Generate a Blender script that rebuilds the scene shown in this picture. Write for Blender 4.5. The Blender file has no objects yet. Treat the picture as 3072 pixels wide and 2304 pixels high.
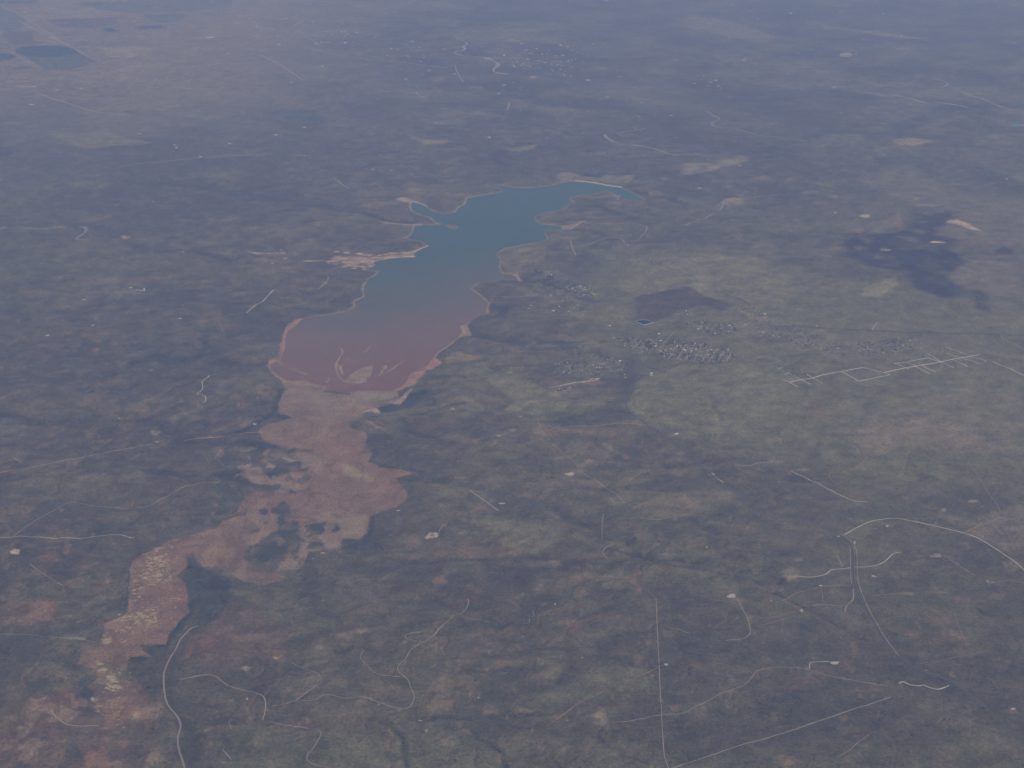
import bpy, math, random
import numpy as np
from mathutils import Vector
random.seed(7)
rng = np.random.default_rng(11)
sc = bpy.context.scene
R = math.radians

# ---------------------------------------------------------------- camera
CAM_H = 10500.0                    # metres above the lake
PITCH = R(20.3)                    # below the horizontal
F = 5263.0                         # focal length in photograph pixels (3072 wide)
cam_d = bpy.data.cameras.new('camera'); cam = bpy.data.objects.new('camera', cam_d)
sc.collection.objects.link(cam); sc.camera = cam
cam_d.sensor_width = 36.0; cam_d.lens = 36.0 * F / 3072.0
cam_d.clip_start = 10.0; cam_d.clip_end = 900000.0
cam.location = (0, 0, CAM_H); cam.rotation_euler = (math.pi/2 - PITCH, 0, 0)

# ---------------------------------------------------------------- light
SUN_EL, SUN_AZ = R(41), R(128)     # azimuth clockwise from the view direction (+Y): behind and to the right
sd = Vector((math.sin(SUN_AZ)*math.cos(SUN_EL), math.cos(SUN_AZ)*math.cos(SUN_EL), math.sin(SUN_EL)))
sun_d = bpy.data.lights.new('sun', 'SUN'); sun = bpy.data.objects.new('sun', sun_d)
sc.collection.objects.link(sun)
sun_d.energy = 4.8; sun_d.angle = R(0.5); sun_d.color = (1.0, 0.97, 0.93)
sun.rotation_euler = sd.to_track_quat('Z', 'Y').to_euler(); sun.location = (0, 0, 60000)
w = bpy.data.worlds.new('World'); sc.world = w; w.use_nodes = True
nt = w.node_tree; bg = nt.nodes['Background']
sky = nt.nodes.new('ShaderNodeTexSky'); sky.sky_type = 'NISHITA'; sky.sun_disc = False
sky.sun_elevation = SUN_EL; sky.sun_rotation = SUN_AZ; sky.altitude = 8000
nt.links.new(sky.outputs[0], bg.inputs[0]); bg.inputs[1].default_value = 0.10
sc.view_settings.view_transform = 'Standard'; sc.view_settings.look = 'None'
sc.view_settings.gamma = 1.0; sc.view_settings.exposure = -0.34
sc.cycles.max_bounces = 4; sc.cycles.diffuse_bounces = 1; sc.cycles.volume_bounces = 2
sc.cycles.use_denoising = True

HAZE_DENSITY = 1.22e-5
HAZE_COL = (0.385, 0.525, 1.0, 1)

# ---------------------------------------------------------------- pixel outlines -> ground
S3 = 1024/2212.
def T(c, r, pts): return [(c*1024 + x*S3, r*768 + y*S3) for x, y in pts]
def Cc(ox, oy, w_, pts): s = w_/2212.; return [(ox + x*s, oy + y*s) for x, y in pts]
def C1(p): return Cc(750, 500, 600, p)
def C2(p): return Cc(1300, 500, 600, p)
def C3(p): return Cc(780, 900, 700, p)
def C4(p): return Cc(650, 1200, 700, p)
def C5(p): return Cc(1600, 780, 700, p)
cp, sp = math.cos(PITCH), math.sin(PITCH)
def p2w(pts, h=None):
    a = np.asarray(pts, float).reshape(-1, 2)
    dx = (a[:, 0]-1536)/F; up = (1152-a[:, 1])/F
    dy = cp + up*sp; dz = -sp + up*cp
    z = np.zeros(len(a))
    for k in range(1 if h is None else 5):
        t = (CAM_H - z)/(-dz)
        x, y = dx*t, dy*t
        if h is not None: z = h(x, y)
    return np.stack([x, y], 1)

# ---------------------------------------------------------------- noise
def _hash(ix, iy, seed):
    h = (ix.astype(np.int64)*374761393 + iy.astype(np.int64)*668265263 + seed*974634777) & 0xffffffff
    h = ((h ^ (h >> 13))*1274126177) & 0xffffffff
    return ((h ^ (h >> 16)) & 0xffff)/65535.0
def vnoise(x, y, seed=0):
    fx, fy = np.floor(x), np.floor(y); tx, ty = x-fx, y-fy
    tx = tx*tx*(3-2*tx); ty = ty*ty*(3-2*ty)
    a = _hash(fx, fy, seed); b = _hash(fx+1, fy, seed); c = _hash(fx, fy+1, seed); d = _hash(fx+1, fy+1, seed)
    return (a+(b-a)*tx)*(1-ty) + (c+(d-c)*tx)*ty
def fbm(x, y, scale, octv=4, seed=0, gain=0.5):
    s = 0; a = 1; n = 0
    x = x/scale; y = y/scale
    for k in range(octv):
        s = s + a*vnoise(x, y, seed+k*17); n += a; a *= gain
        x, y = (x*1.6-y*1.2)+13.1, (x*1.2+y*1.6)-7.7
    return s/n*2-1
def ridge(x, y, scale, octv=4, seed=0):
    s = 0; a = 1; n = 0; x = x/scale; y = y/scale
    for k in range(octv):
        s = s + a*(1-np.abs(2*vnoise(x, y, seed+k*31)-1)); n += a; a *= 0.5
        x, y = (x*1.6-y*1.2)+3.1, (x*1.2+y*1.6)-9.7
    return s/n
def sstep(a, b, x):
    t = np.clip((x-a)/(b-a), 0, 1); return t*t*(3-2*t)

# ---------------------------------------------------------------- distances
def seg_dist(x, y, P, closed):
    n = len(P); d2 = np.full(x.shape, 1e30)
    inside = np.zeros(x.shape, bool) if closed else None
    for i in range(n if closed else n-1):
        ax, ay = P[i]; bx, by = P[(i+1) % n]
        ex, ey = bx-ax, by-ay; L = ex*ex+ey*ey+1e-9
        t = np.clip(((x-ax)*ex+(y-ay)*ey)/L, 0, 1)
        np.minimum(d2, (x-ax-t*ex)**2+(y-ay-t*ey)**2, out=d2)
        if closed and ay != by:
            c = ((ay > y) != (by > y)) & (x < (bx-ax)*(y-ay)/(by-ay)+ax)
            inside ^= c
    d = np.sqrt(d2)
    return np.where(inside, -d, d) if closed else d
def culled(x, y, P, closed, reach):
    P = np.asarray(P)
    x0, y0 = P.min(0)-reach; x1, y1 = P.max(0)+reach
    out = np.full(x.shape, float(reach)*1.5)
    m = (x > x0) & (x < x1) & (y > y0) & (y < y1)
    if m.any(): out[m] = np.minimum(seg_dist(x[m], y[m], P, closed), out[m])
    return out

# ================================================================ OUTLINES
LAKE = (C2([(1400,184),(1500,174),(1600,163),(1700,170),(1800,184),(1900,207),(2000,222),(2070,230)])
 + T(1,0,[(1840,1228),(1880,1245),(1930,1275),(1965,1296),(1900,1300),(1830,1292)])
 + C2([(2060,345),(1990,290),(1915,262),(1850,285),(1750,305),(1640,308),(1560,330),(1490,352),(1510,375),(1560,395),(1500,420),(1440,445),
  (1470,462),(1400,480),(1300,495),(1210,515),(1120,550),(1130,600),(1180,630),(1240,645),(1330,643),(1410,660),(1430,688),(1380,694),(1290,708),
  (1225,725),(1240,760),(1260,795),(1200,830),(1100,838),(980,862),(880,883),(770,900),(740,940),(685,965),(720,1000),(745,1050),(722,1110),
  (740,1160),(790,1190),(880,1200),(930,1232),(945,1262),(880,1255),(760,1250),(620,1265),(490,1285),(410,1350),(490,1410),(560,1470),(620,1510),
  (590,1560),(585,1620),(500,1640)])
 + T(1,1,[(880,392),(820,440),(768,455),(788,490),(765,515)])
 + C3([(1895,345),(1820,400),(1750,450),(1680,490),(1640,560),(1580,630),(1520,650),(1420,700),(1405,740),(1380,790),(1330,830),(1230,868),
  (1110,862),(1000,845),(940,862),(860,880),(760,872),(700,862),(590,858),(640,815),(560,800),(500,795),(400,760),(260,765),(180,720),(120,670),
  (90,620),(130,580),(190,590),(198,540),(240,450),(242,350),(262,290),(340,240),(400,180),(560,152),(700,131),(830,111),(905,60)])
 + C1([(1170,1545),(1150,1490),(1270,1440),(1252,1390),(1262,1330),(1302,1250),(1372,1212),(1430,1168),(1530,1184),(1440,1160),(1310,1142),
  (1260,1130),(1390,1097),(1400,1090),(1345,1060),(1450,1035),(1560,1016),(1690,1005),(1840,1000),(1805,965),(1880,915),(1980,880),(1925,850),
  (1885,815),(1800,812),(1750,800),(1700,795),(1760,770),(1800,730),(1815,680),(1822,652),(2000,645),(2140,652),(2060,630),(2010,560),(1900,540),
  (1870,520),(1790,492),(1782,440),(1790,392),(1930,430),(1970,470),(2080,515),(2212,525)])
 + C2([(120,522),(250,506),(270,460),(360,410),(372,350),(450,335),(570,315),(700,295),(790,268),(715,238),(600,216),(582,201),(720,205),(830,216),
  (900,235),(1000,238),(1150,232),(1290,210)]))

MUD = (C3([(1440,800),(1380,830),(1300,880),(1340,940),(1330,990),(1240,990),(1140,1010),(980,1060),(970,1120),(870,1150),(850,1190),(890,1225)])
 + C4([(1310,275),(1390,300),(1440,350),(1425,420),(1480,510),(1455,590),(1550,640),(1720,655),(1880,690),(1700,742),(1790,860),(1800,925),(1720,1012),
  (1600,1050),(1445,1105),(1442,1230),(1360,1325),(1190,1312),(1160,1400),(1010,1400),(990,1440),(860,1430),(830,1540),(790,1600),(650,1610),(540,1640)])
 + T(0,2,[(1860,430),(1700,475),(1560,440),(1480,395),(1390,350),(1290,350),(1215,290),(1210,350),(1180,375),(1150,415),(1200,460),(1225,540),(1230,650),
  (1160,700),(1120,780),(1080,860),(920,865),(985,940),(850,945),(835,1000),(810,1040),(860,1130),(960,1230),(985,1330),(960,1450),(830,1560),(700,1659),
  (560,1659),(540,1560),(440,1420),(330,1300),(180,1240),(330,1230),(460,1290),(500,1200),(570,1130),(640,1070),(620,1020),(500,985),(520,910),(640,880),
  (660,800),(675,730),(800,680),(835,560),(840,440),(852,340),(900,280),(1000,240),(1080,185),(1280,140),(1400,100),(1450,60),(1560,15)])
 + C4([(60,1120),(200,1060),(235,960),(235,880),(220,790),(235,710),(255,640),(340,560),(480,470),(600,455),(440,380),(400,285)])
 + C3([(60,1180),(200,1150),(310,1110),(170,1060),(190,960),(210,900),(260,850),(215,780),(90,680),(140,600),(600,700),(1100,780)]))

RIVER = T(0,2,[(1285,738),(1240,750),(1200,790),(1165,830),(1140,890),(1110,930),(1080,990),(1062,1040),(1060,1100),(1068,1200),(1090,1260),(1140,1310),
 (1172,1370),(1168,1410),(1150,1460),(1155,1530),(1180,1600),(1198,1670),(1220,1760)])
lakeW = p2w(LAKE); mudW = p2w(MUD); riverW = p2w(RIVER)

# wooded creek valleys: outline, half width (m), depth (m)
CREEKS = [
 (T(0,1,[(880,590),(1000,650),(1130,690),(1280,650),(1400,680),(1560,735),(1720,715)]), 240, 34, .85),
 (T(0,1,[(720,790),(800,760),(860,700),(960,665),(1020,660)]), 110, 22, .8),
 (T(0,1,[(1330,520),(1320,570),(1290,640)]), 110, 22, .7),
 (T(0,1,[(-200,960),(0,1040),(200,1100),(400,1095),(600,1070),(950,1080),(1100,1110),(1350,1090)]), 190, 30, .6),
 (T(0,1,[(0,1180),(200,1170),(420,1120)]), 120, 20, .5),
 (T(0,1,[(900,1130),(1060,1160),(1300,1215),(1500,1225),(1680,1265)]), 190, 28, .7),
 (T(0,1,[(1560,1200),(1690,1235),(1810,1240)]), 110, 8, .9),
 (T(0,1,[(1000,1400),(1200,1425),(1400,1430),(1560,1400)]), 160, 25, .75),
 (T(0,1,[(1830,870),(1800,940),(1790,1010),(1700,1060),(1560,1140),(1450,1170)]), 70, 15, .9),
 (T(0,1,[(1600,1050),(1760,1040),(1880,1045)]), 110, 8, .9),
 (T(0,0,[(1500,1700),(1200,1645),(950,1640),(860,1610),(820,1560),(600,1480),(400,1470),(0,1480)]), 170, 18, .55),
 (T(0,0,[(900,1190),(1200,1205),(1500,1260),(1800,1300),(2212,1370)]), 320, 20, .5),
 (T(1,0,[(0,1385),(120,1390),(300,1440),(460,1450)]), 130, 14, .7),
 (T(1,0,[(540,690),(780,680),(870,705),(1000,720)]), 160, 14, .6),
 (T(1,0,[(830,790),(1000,800),(1240,820),(1480,880)]), 150, 14, .6),
 (T(1,0,[(1200,490),(1330,500),(1420,520)]), 260, 14, .7),
 (T(1,1,[(250,1000),(330,990),(420,960),(520,890),(600,880)]), 210, 18, .9),
 (T(1,1,[(190,1050),(350,1045),(560,1010),(800,960)]), 40, 8, .6),
 (T(1,1,[(380,1070),(400,1110),(480,1150),(600,1190),(700,1230)]), 110, 18, .6),
 (T(1,1,[(240,1365),(380,1385),(520,1410),(700,1460),(900,1510),(1100,1560),(1300,1600)]), 110, 26, .5),
 (T(1,1,[(370,1440),(560,1460),(700,1470)]), 120, 18, .6),
 (T(1,1,[(830,500),(1000,545),(1150,540),(1400,570),(1520,640)]), 160, 24, .6),
 (T(1,1,[(950,310),(1060,350),(1030,400),(960,395)]), 130, 18, .7),
 (T(1,1,[(1160,155),(1300,170),(1450,215),(1600,300)]), 180, 20, .8),
 (T(1,0,[(1480,1490),(1620,1500),(1760,1560)]), 150, 18, .6),
 (T(1,0,[(1640,1330),(1800,1390),(1900,1430)]), 160, 14, .6),
 (T(1,0,[(1880,1240),(2000,1260),(2212,1320)]), 170, 10, .7),
 (T(1,2,[(1340,-40),(1500,60),(1650,110),(1780,170),(1860,150),(1850,230)]), 100, 26, .45),
 (T(1,2,[(0,185),(120,180),(250,230)]), 100, 10, .9),
 (T(1,2,[(250,300),(600,340),(900,330),(1200,300)]), 80, 16, .4),
 (T(1,2,[(870,1430),(900,1470),(960,1500),(1040,1560),(1065,1660),(1080,1760)]), 42, 14, .9),
 (T(1,2,[(370,1440),(395,1500),(400,1570),(420,1660)]), 45, 12, .7),
 (T(1,2,[(1660,1450),(1680,1530),(1800,1590),(1960,1650)]), 50, 16, .6),
 (T(1,2,[(450,1340),(760,1340),(1280,1320)]), 70, 14, .5),
 (T(1,2,[(1700,270),(1900,310),(2050,350),(2212,330)]), 70, 16, .6),
 (T(2,2,[(-100,370),(0,380),(200,420),(450,470),(600,560),(780,640),(950,740),(1050,800),(1200,860)]), 50, 16, .45),
 (T(2,2,[(600,560),(610,500),(680,430)]), 40, 10, .6),
 (T(2,2,[(1900,960),(2080,1010),(2212,1090)]), 60, 10, .5),
 (T(0,2,[(1230,360),(1300,420),(1280,560),(1240,620),(1180,700),(1130,780),(1030,880),(880,960)]), 85, 3, .95),
 (T(0,2,[(1400,420),(1450,560),(1400,660),(1300,740)]), 85, 3, .6),
 (T(0,2,[(860,340),(840,440),(820,560),(800,640)]), 50, 3, .6),
 (T(2,0,[(400,1000),(560,975),(650,945),(800,920),(900,875),(1100,865),(1300,882),(1500,885),(1680,905)]), 280, 12, .75),
 (T(2,0,[(430,1040),(560,1030),(760,990)]), 220, 8, .5),
 (T(2,0,[(1400,850),(1550,790),(1700,730),(1850,695),(2212,705),(2400,720)]), 420, 12, .75),
 (T(2,0,[(1900,1110),(2050,1190),(2212,1240)]), 420, 12, .6),
 (T(2,1,[(1900,250),(1930,320),(1950,370)]), 170, 12, .8),
]
CREEKS = [(p2w(p), a, b, c) for p, a, b, c in CREEKS]

def erosion(x, y):
    return ridge(x+300*fbm(x, y, 1500, 2, 90), y+300*fbm(x, y, 1500, 2, 91), 2100, 5, 40)
def gully(x, y):
    u = x+90*fbm(x, y, 500, 2, 92); v = y+90*fbm(x, y, 500, 2, 93)
    return ridge(u*.8+v*.25, v-u*.1, 430, 4, 70)

def channels(x, y):
    out = 0
    for sc_, seed, wd in ((2600, 801, .045), (1250, 811, .05), (560, 821, .06)):
        u = x+sc_*.35*fbm(x, y, sc_*.5, 4, seed+3); v = y+sc_*.35*fbm(x, y, sc_*.5, 4, seed+4)
        nn_ = np.abs(2*vnoise(u/sc_, v/(sc_*1.25), seed)-1)
        out = np.maximum(out, (1-sstep(0, wd, nn_))*(1 if sc_ > 1000 else .7))
    return out*(.35+.65*sstep(-.15, .25, fbm(x, y, 900, 3, 840)))
def height(x, y):
    x = np.asarray(x, float); y = np.asarray(y, float)
    x = np.atleast_1d(x); y = np.atleast_1d(y)
    dl = culled(x, y, lakeW, True, 7000.) + 16*fbm(x, y, 130, 3, 5)
    dm = culled(x, y, mudW, True, 7000.) + 14*fbm(x, y, 160, 3, 6)+38*fbm(x, y, 380, 3, 61)
    dr = culled(x, y, riverW, False, 5000.)-45
    # east end and island/bars of the lake
    fl = np.minimum(np.minimum(dl, dm), dr+25)
    up = sstep(0, 6500, fl)
    rough = 0.25+0.75*(1-sstep(2500, 9000, fl))
    er = erosion(x, y)
    h = 9*sstep(5, 90, fl)+11*sstep(60, 420, fl) + 55*up
    h = h + sstep(60, 1500, fl)*(rough*(165*(er-0.62)) + 14*fbm(x, y, 5200, 3, 3))
    h = h + sstep(30, 400, fl)*rough*52*(gully(x, y)-0.6)
    h = h - sstep(60, 500, fl)*(.3+.7*rough)*13*channels(x, y)
    for P, hw, dep, dk in CREEKS:
        d = culled(x, y, P, False, hw*5.)
        m = d < hw*5
        if m.any():
            d2 = d[m]+hw*0.35*fbm(x[m], y[m], hw*2.2, 2, 8)
            h[m] -= dep*np.exp(-(d2/(hw*1.15))**2)*sstep(0, 200, fl[m])
    h = np.maximum(h, 1.2+1.2*fbm(x, y, 300, 3, 12)*0.5)
    h = np.where(dm < 0, np.minimum(h, 1.6+0.9*fbm(x, y, 260, 4, 21)), h)
    h = np.where(dl < 14, np.minimum(h, 1.5*dl/14.), h)
    h = np.maximum(h, -6)
    h = np.where((dr < 25) , np.minimum(h, np.clip(0.2+dr*0.08, -1.2, 3)), h)
    return h

BARS = [  # sand bars standing out of the shallow water: line, half width, pale?
 (C3([(760,450),(788,490),(745,560),(715,620),(735,700),(770,750),(810,782)]), 16),
 (C3([(715,600),(760,640),(780,700)]), 26),
 (C3([(840,540),(800,590),(760,640)]), 10),
 (C3([(880,510),(940,503),(1000,490),(1055,432)]), 15),
 (C3([(925,440),(940,478)]), 12),(C3([(890,570),(950,554)]), 9),(C3([(1165,546),(1185,548)]), 9),(C3([(1010,602),(1040,598)]), 9),
 (C3([(1200,590),(1230,572)]), 8),
 (C3([(1130,718),(1160,670),(1190,620),(1200,650)]), 18),
 (C3([(1150,700),(1220,675),(1290,625),(1340,590),(1395,560)]), 14),
 (C3([(635,480),(625,515),(658,522)]), 8),
 (C3([(185,585),(235,635),(300,655),(370,675),(440,700),(490,716)]), 17),
 (C3([(370,685),(430,705)]), 22),(C3([(395,735),(440,770),(500,790)]), 12),
 (C3([(550,722),(660,740),(620,790)]), 14),(C3([(660,800),(600,850)]), 14),
 (C3([(980,805),(1060,800),(1180,799)]), 9),(C3([(700,830),(800,825),(900,835)]), 9),
 (C3([(1290,850),(1340,820)]), 9),
 (C1([(1580,1032),(1665,1030)]), 9),(C1([(1415,1112),(1495,1105)]), 9),(C1([(1562,1131),(1658,1140)]), 9),(C1([(2000,740),(2030,740)]), 14),
 (C1([(2080,1022),(2150,1026)]), 12),
 (C2([(0,606),(60,628),(140,642)]), 22),
]
BARPOLY = [C3([(800,782),(850,720),(900,680),(960,645),(1065,618),(1060,700),(1005,745),(1020,780),(930,795),(840,790)]),
 C2([(150,655),(180,645),(240,645),(268,670),(240,696),(180,692),(148,672)])]
BARS = [(p2w(p), hw) for p, hw in BARS]; BARPOLY = [p2w(p) for p in BARPOLY]

# ---------------------------------------------------------------- ground grid (fine where the photograph looks)
deps = np.linspace(R(34.0), R(7.0), 960)
yy = CAM_H/np.tan(deps)
ynear = np.linspace(-60000, yy[0]-400, 46)
yfar = yy[-1]*np.geomspace(1.03, 4.6, 28)
Y = np.concatenate([ynear, yy, yfar])
tt = np.linspace(-0.335, 0.335, 1150)
side = 0.335+np.geomspace(0.004, 5.0, 36)
TT = np.concatenate([-side[::-1], tt, side])
D = np.maximum(Y, 12000.)*cp+CAM_H*sp
GX = TT[None, :]*D[:, None]; GY = np.repeat(Y[:, None], len(TT), 1)
gx, gy = GX.ravel(), GY.ravel()
gz = height(gx, gy)
for P, hw in BARS:
    d = culled(gx, gy, P, False, 400.); m = d < 350
    d2 = d[m]+hw*0.5*fbm(gx[m], gy[m], 60, 2, 77)
    gz[m] = np.maximum(gz[m], np.clip((hw*1.15-d2)*0.08, -4, 0.9))
for P in BARPOLY:
    d = culled(gx, gy, P, True, 400.); m = d < 350
    d2 = d[m]+18*fbm(gx[m], gy[m], 90, 3, 78)
    gz[m] = np.maximum(gz[m], np.clip(-d2*0.05, -4, 0.8))
PO = C5([(972,581),(1040,568),(1090,576),(1135,595),(1090,606),(1048,615),(1028,606)])
pc0 = p2w(PO, height).mean(0); hp = float(height(*pc0)[0])
fm = 1-sstep(330, 800, np.hypot(gx-pc0[0], gy-pc0[1])); gz = gz*(1-fm)+hp*fm
GZ = gz.reshape(GX.shape)

def hs(x, y):                       # height of the built ground mesh
    x = np.atleast_1d(np.asarray(x, float)); y = np.atleast_1d(np.asarray(y, float))
    r = np.clip(np.interp(y, Y, np.arange(len(Y))), 0, len(Y)-1.001)
    d = np.maximum(y, 12000.)*cp+CAM_H*sp
    c = np.clip(np.interp(x/d, TT, np.arange(len(TT))), 0, len(TT)-1.001)
    r0 = r.astype(int); c0 = c.astype(int); fr = r-r0; fc = c-c0
    return ((GZ[r0, c0]*(1-fc)+GZ[r0, c0+1]*fc)*(1-fr) + (GZ[r0+1, c0]*(1-fc)+GZ[r0+1, c0+1]*fc)*fr)
def W(pts): return p2w(pts, hs)

# ================================================================ LAND COVER (surface colours, plus painted haze at the far right)
SCRUB = np.array((.078,.073,.067)); GRASS = np.array((.135,.124,.092)); OLIVE = np.array((.104,.108,.066))
TAN = np.array((.175,.155,.125)); REDSOIL = np.array((.185,.110,.088)); WOOD = np.array((.036,.042,.044))
MUDC = np.array((.208,.147,.118)); SAND = np.array((.33,.25,.205)); PALE = np.array((.40,.36,.31)); REDSAND = np.array((.30,.175,.145))
col = np.tile(SCRUB, (len(gx), 1))
wx = gx+260*fbm(gx, gy, 1100, 3, 301); wy = gy+260*fbm(gx, gy, 1100, 3, 302)
wx2 = gx+50*fbm(gx, gy, 170, 3, 311); wy2 = gy+50*fbm(gx, gy, 170, 3, 312)
def mix(c, m):
    global col
    m = np.clip(m, 0, 1)[:, None]; col = col*(1-m)+np.asarray(c)[None, :]*m
def poly(pts, c, a=1.0, soft=60., wob=1, noise=0.0, w=False, reach=None):
    P = pts if w else W(pts)
    q = (gx, gy) if wob == 0 else ((wx2, wy2) if wob == 1 else (wx, wy))
    P = np.asarray(P); lo = P.min(0)-soft*2-400; hi = P.max(0)+soft*2+400
    k = np.nonzero((q[0] > lo[0]) & (q[0] < hi[0]) & (q[1] > lo[1]) & (q[1] < hi[1]))[0]
    if not len(k): return
    d = seg_dist(q[0][k], q[1][k], P, True)
    m = a*(1-sstep(-soft, soft, d))
    if noise: m = m*np.clip(1-noise+noise*2*(0.5+0.5*NZ[k]), 0, 1.3)
    m = np.clip(m, 0, 1)[:, None]
    col[k] = col[k]*(1-m)+np.asarray(c)[None, :]*m
def line(pts, c, hw, a=1.0, soft=0.6, wob=1, w=False, noise=0.0):
    P = pts if w else W(pts)
    q = (gx, gy) if wob == 0 else ((wx2, wy2) if wob == 1 else (wx, wy))
    P = np.asarray(P); r = hw*2.5+300; lo = P.min(0)-r; hi = P.max(0)+r
    k = np.nonzero((q[0] > lo[0]) & (q[0] < hi[0]) & (q[1] > lo[1]) & (q[1] < hi[1]))[0]
    if not len(k): return
    d = seg_dist(q[0][k], q[1][k], P, False)
    m = a*(1-sstep(hw*(1-soft), hw*(1+soft), d))
    if noise: m = m*np.clip(1-noise+noise*2*(0.5+0.5*NZ[k]), 0, 1.3)
    m = np.clip(m, 0, 1)[:, None]
    col[k] = col[k]*(1-m)+np.asarray(c)[None, :]*m
NZ = np.clip(fbm(gx, gy, 260, 5, 500)*2.4, -1, 1)
nA = fbm(gx, gy, 6500, 5, 600); nB = fbm(gx, gy, 2200, 5, 610); nC = fbm(gx, gy, 800, 5, 620); nD = fbm(gx, gy, 260, 4, 630)
dl = culled(gx, gy, lakeW, True, 7000.)+16*fbm(gx, gy, 130, 3, 5)
dm = culled(gx, gy, mudW, True, 7000.)+14*fbm(gx, gy, 160, 3, 6)+38*fbm(gx, gy, 380, 3, 61)
fl = np.minimum(dl, dm)
slope = np.hypot(*[g/np.maximum(s_, 1) for g, s_ in ((np.gradient(GZ, axis=0), np.gradient(GY, axis=0)), (np.gradient(GZ, axis=1), np.gradient(GX, axis=1)))]).ravel()
# open grassland on the flatter ground, denser scrub in the breaks
east = sstep(-3000, 9000, gx-0.12*(gy-30000))
mix(GRASS, 0.70*sstep(-0.15, 0.35, nA*0.9+nB*0.4+0.45*(east-0.4)))
mix(OLIVE, (.45+.45*east)*sstep(-0.02, 0.16, nB*0.7+nC*0.5+nD*.12+0.30*nA+.02))
mix(SCRUB*.9, 0.6*sstep(0.04, 0.16, fbm(gx, gy, 1700, 5, 615)+nD*.08))
mix(TAN, 0.5*sstep(0.22, 0.5, nC*0.7+nA*0.4+nD*0.25))
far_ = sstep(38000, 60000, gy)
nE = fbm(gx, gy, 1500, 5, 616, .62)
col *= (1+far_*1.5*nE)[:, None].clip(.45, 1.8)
mix(np.array((.045,.052,.070)), .55*sstep(50000, 72000, gy)*sstep(-8000, 12000, gx))  # distance haze painted into the ground colour: darker and bluer toward the far right
ER = erosion(gx, gy); GU = gully(gx, gy); rg = 0.35+0.65*(1-sstep(2500, 9000, fl))
mix(WOOD, 0.35*sstep(0.16, 0.5, fbm(gx, gy, 1500, 5, 640)*0.9+nD*0.4))
mix(WOOD*1.3, rg*0.5*(1-sstep(.38, .56, ER+.15*nD)))
mix(WOOD*1.4, rg*0.5*(1-sstep(.38, .56, GU+.1*nD)))
CH = channels(gx, gy)
mix(WOOD*1.3, (.3+.7*rg)*.75*CH*(.6+.6*NZ.clip(-.6, 1))*(1-.45*sstep(45000, 70000, gy)))
mix(TAN*.95, rg*0.45*sstep(.66, .80, GU+.08*nC)*sstep(-.3, .3, nB))
near = 1-sstep(30000, 52000, gy)
mix(REDSOIL, 0.32*near*sstep(0.30, 0.5, fbm(gx, gy, 420, 5, 650)*.8+0.35*nC+.25*nD))
mix(SAND*.8, 0.5*sstep(0.46, 0.66, fbm(gx, gy*.6, 130, 4, 660)+0.12*nC))
mix(REDSOIL*0.9, 0.45*near*sstep(0.10, 0.3, slope))

mean_ = np.array((.098, .092, .078)); col = mean_+(col-mean_)*0.70
PG = np.array((.175,.170,.115))
# pale prairie and fields
poly(T(1,1,[(1700,-40),(2300,-60),(3100,100),(4500,300),(4500,1500),(3500,1500),(2500,1250),(2000,1120),(1860,1000),(1840,900),(1980,700),(1700,560),(1500,300)]), (.150,.150,.092), .62, 500, 2)
poly(T(1,1,[(1960,750),(2212,690),(2560,690),(2760,740),(3000,760),(3100,900),(2900,1060),(2600,1180),(2300,1130),(2080,1105),(1960,1060),(1880,990),(1860,930),(1900,850)]), (.165,.160,.112), .30, 50, 1, .3)
poly(T(1,1,[(1960,750),(2212,690),(2560,690),(2900,800),(2820,1060),(2600,1180),(2300,1130),(2040,1080),(1880,990),(1850,930),(1900,850)]), (.165,.160,.112), .4, 300, 2, .3)
poly(T(2,1,[(700,860),(860,930),(1100,1000),(1600,960),(1700,820),(2212,860),(2400,1300),(2000,1280),(1500,1260),(1100,1240),(900,1150),(760,1020)]), TAN, .5, 300, 2, .4)
poly(T(2,1,[(1120,1130),(1500,1030),(1700,1060),(1930,1130),(1970,1250),(1600,1215),(1250,1270),(1130,1200)]), (.20,.165,.135), .6, 120, 2)
poly(T(1,1,[(900,780),(1100,745),(1200,790),(1330,870),(1500,940),(1450,1000),(1250,1030),(1060,1000),(1140,930),(1000,850)]), PG, .75, 60, 1)
poly(T(1,1,[(1500,940),(1640,900),(1780,900),(1700,960),(1560,980)]), PG, .5, 90, 1)
poly(T(1,1,[(1850,100),(2000,50),(2300,130),(2500,280),(2350,300),(2212,220),(2050,240),(1900,260),(1780,200)]), PG, .75, 120, 1)
poly(T(2,1,[(0,0),(500,20),(700,150),(760,330),(600,360),(420,300),(200,210),(0,140),(-300,60),(-300,0)]), PG, .5, 250, 2)
poly(T(2,1,[(1150,250),(1200,200),(1380,130),(1390,190),(1270,270)]), (.26,.23,.16), .7, 70, 1)
poly(T(2,1,[(820,490),(960,470),(1020,520),(940,560),(860,530)]), PG, .6, 60, 1)
poly(T(2,1,[(1760,60),(1950,10),(2212,60),(2212,250),(2000,260),(1850,240),(1700,140)]), TAN, .6, 180, 2)
poly(T(1,2,[(840,60),(980,20),(1150,60),(1400,80),(1460,120),(1350,230),(1200,290),(1100,240),(1020,160),(900,90)]), (.165,.158,.11), .6, 70, 1)
poly(T(1,2,[(1340,1170),(1500,1100),(1700,1000),(2000,1030),(2040,1190),(1700,1210),(1400,1270)]), (.13,.132,.095), .65, 70, 1)
poly(T(1,1,[(1700,1560),(1900,1530),(2212,1520),(2560,1560),(2400,1640),(2100,1659),(1800,1620)]), TAN, .6, 100, 2)
poly(T(2,2,[(1700,20),(1900,40),(2212,-60),(2500,0),(2400,330),(2100,260),(1950,190),(1820,110)]), (.185,.16,.13), .65, 100, 1)
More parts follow.
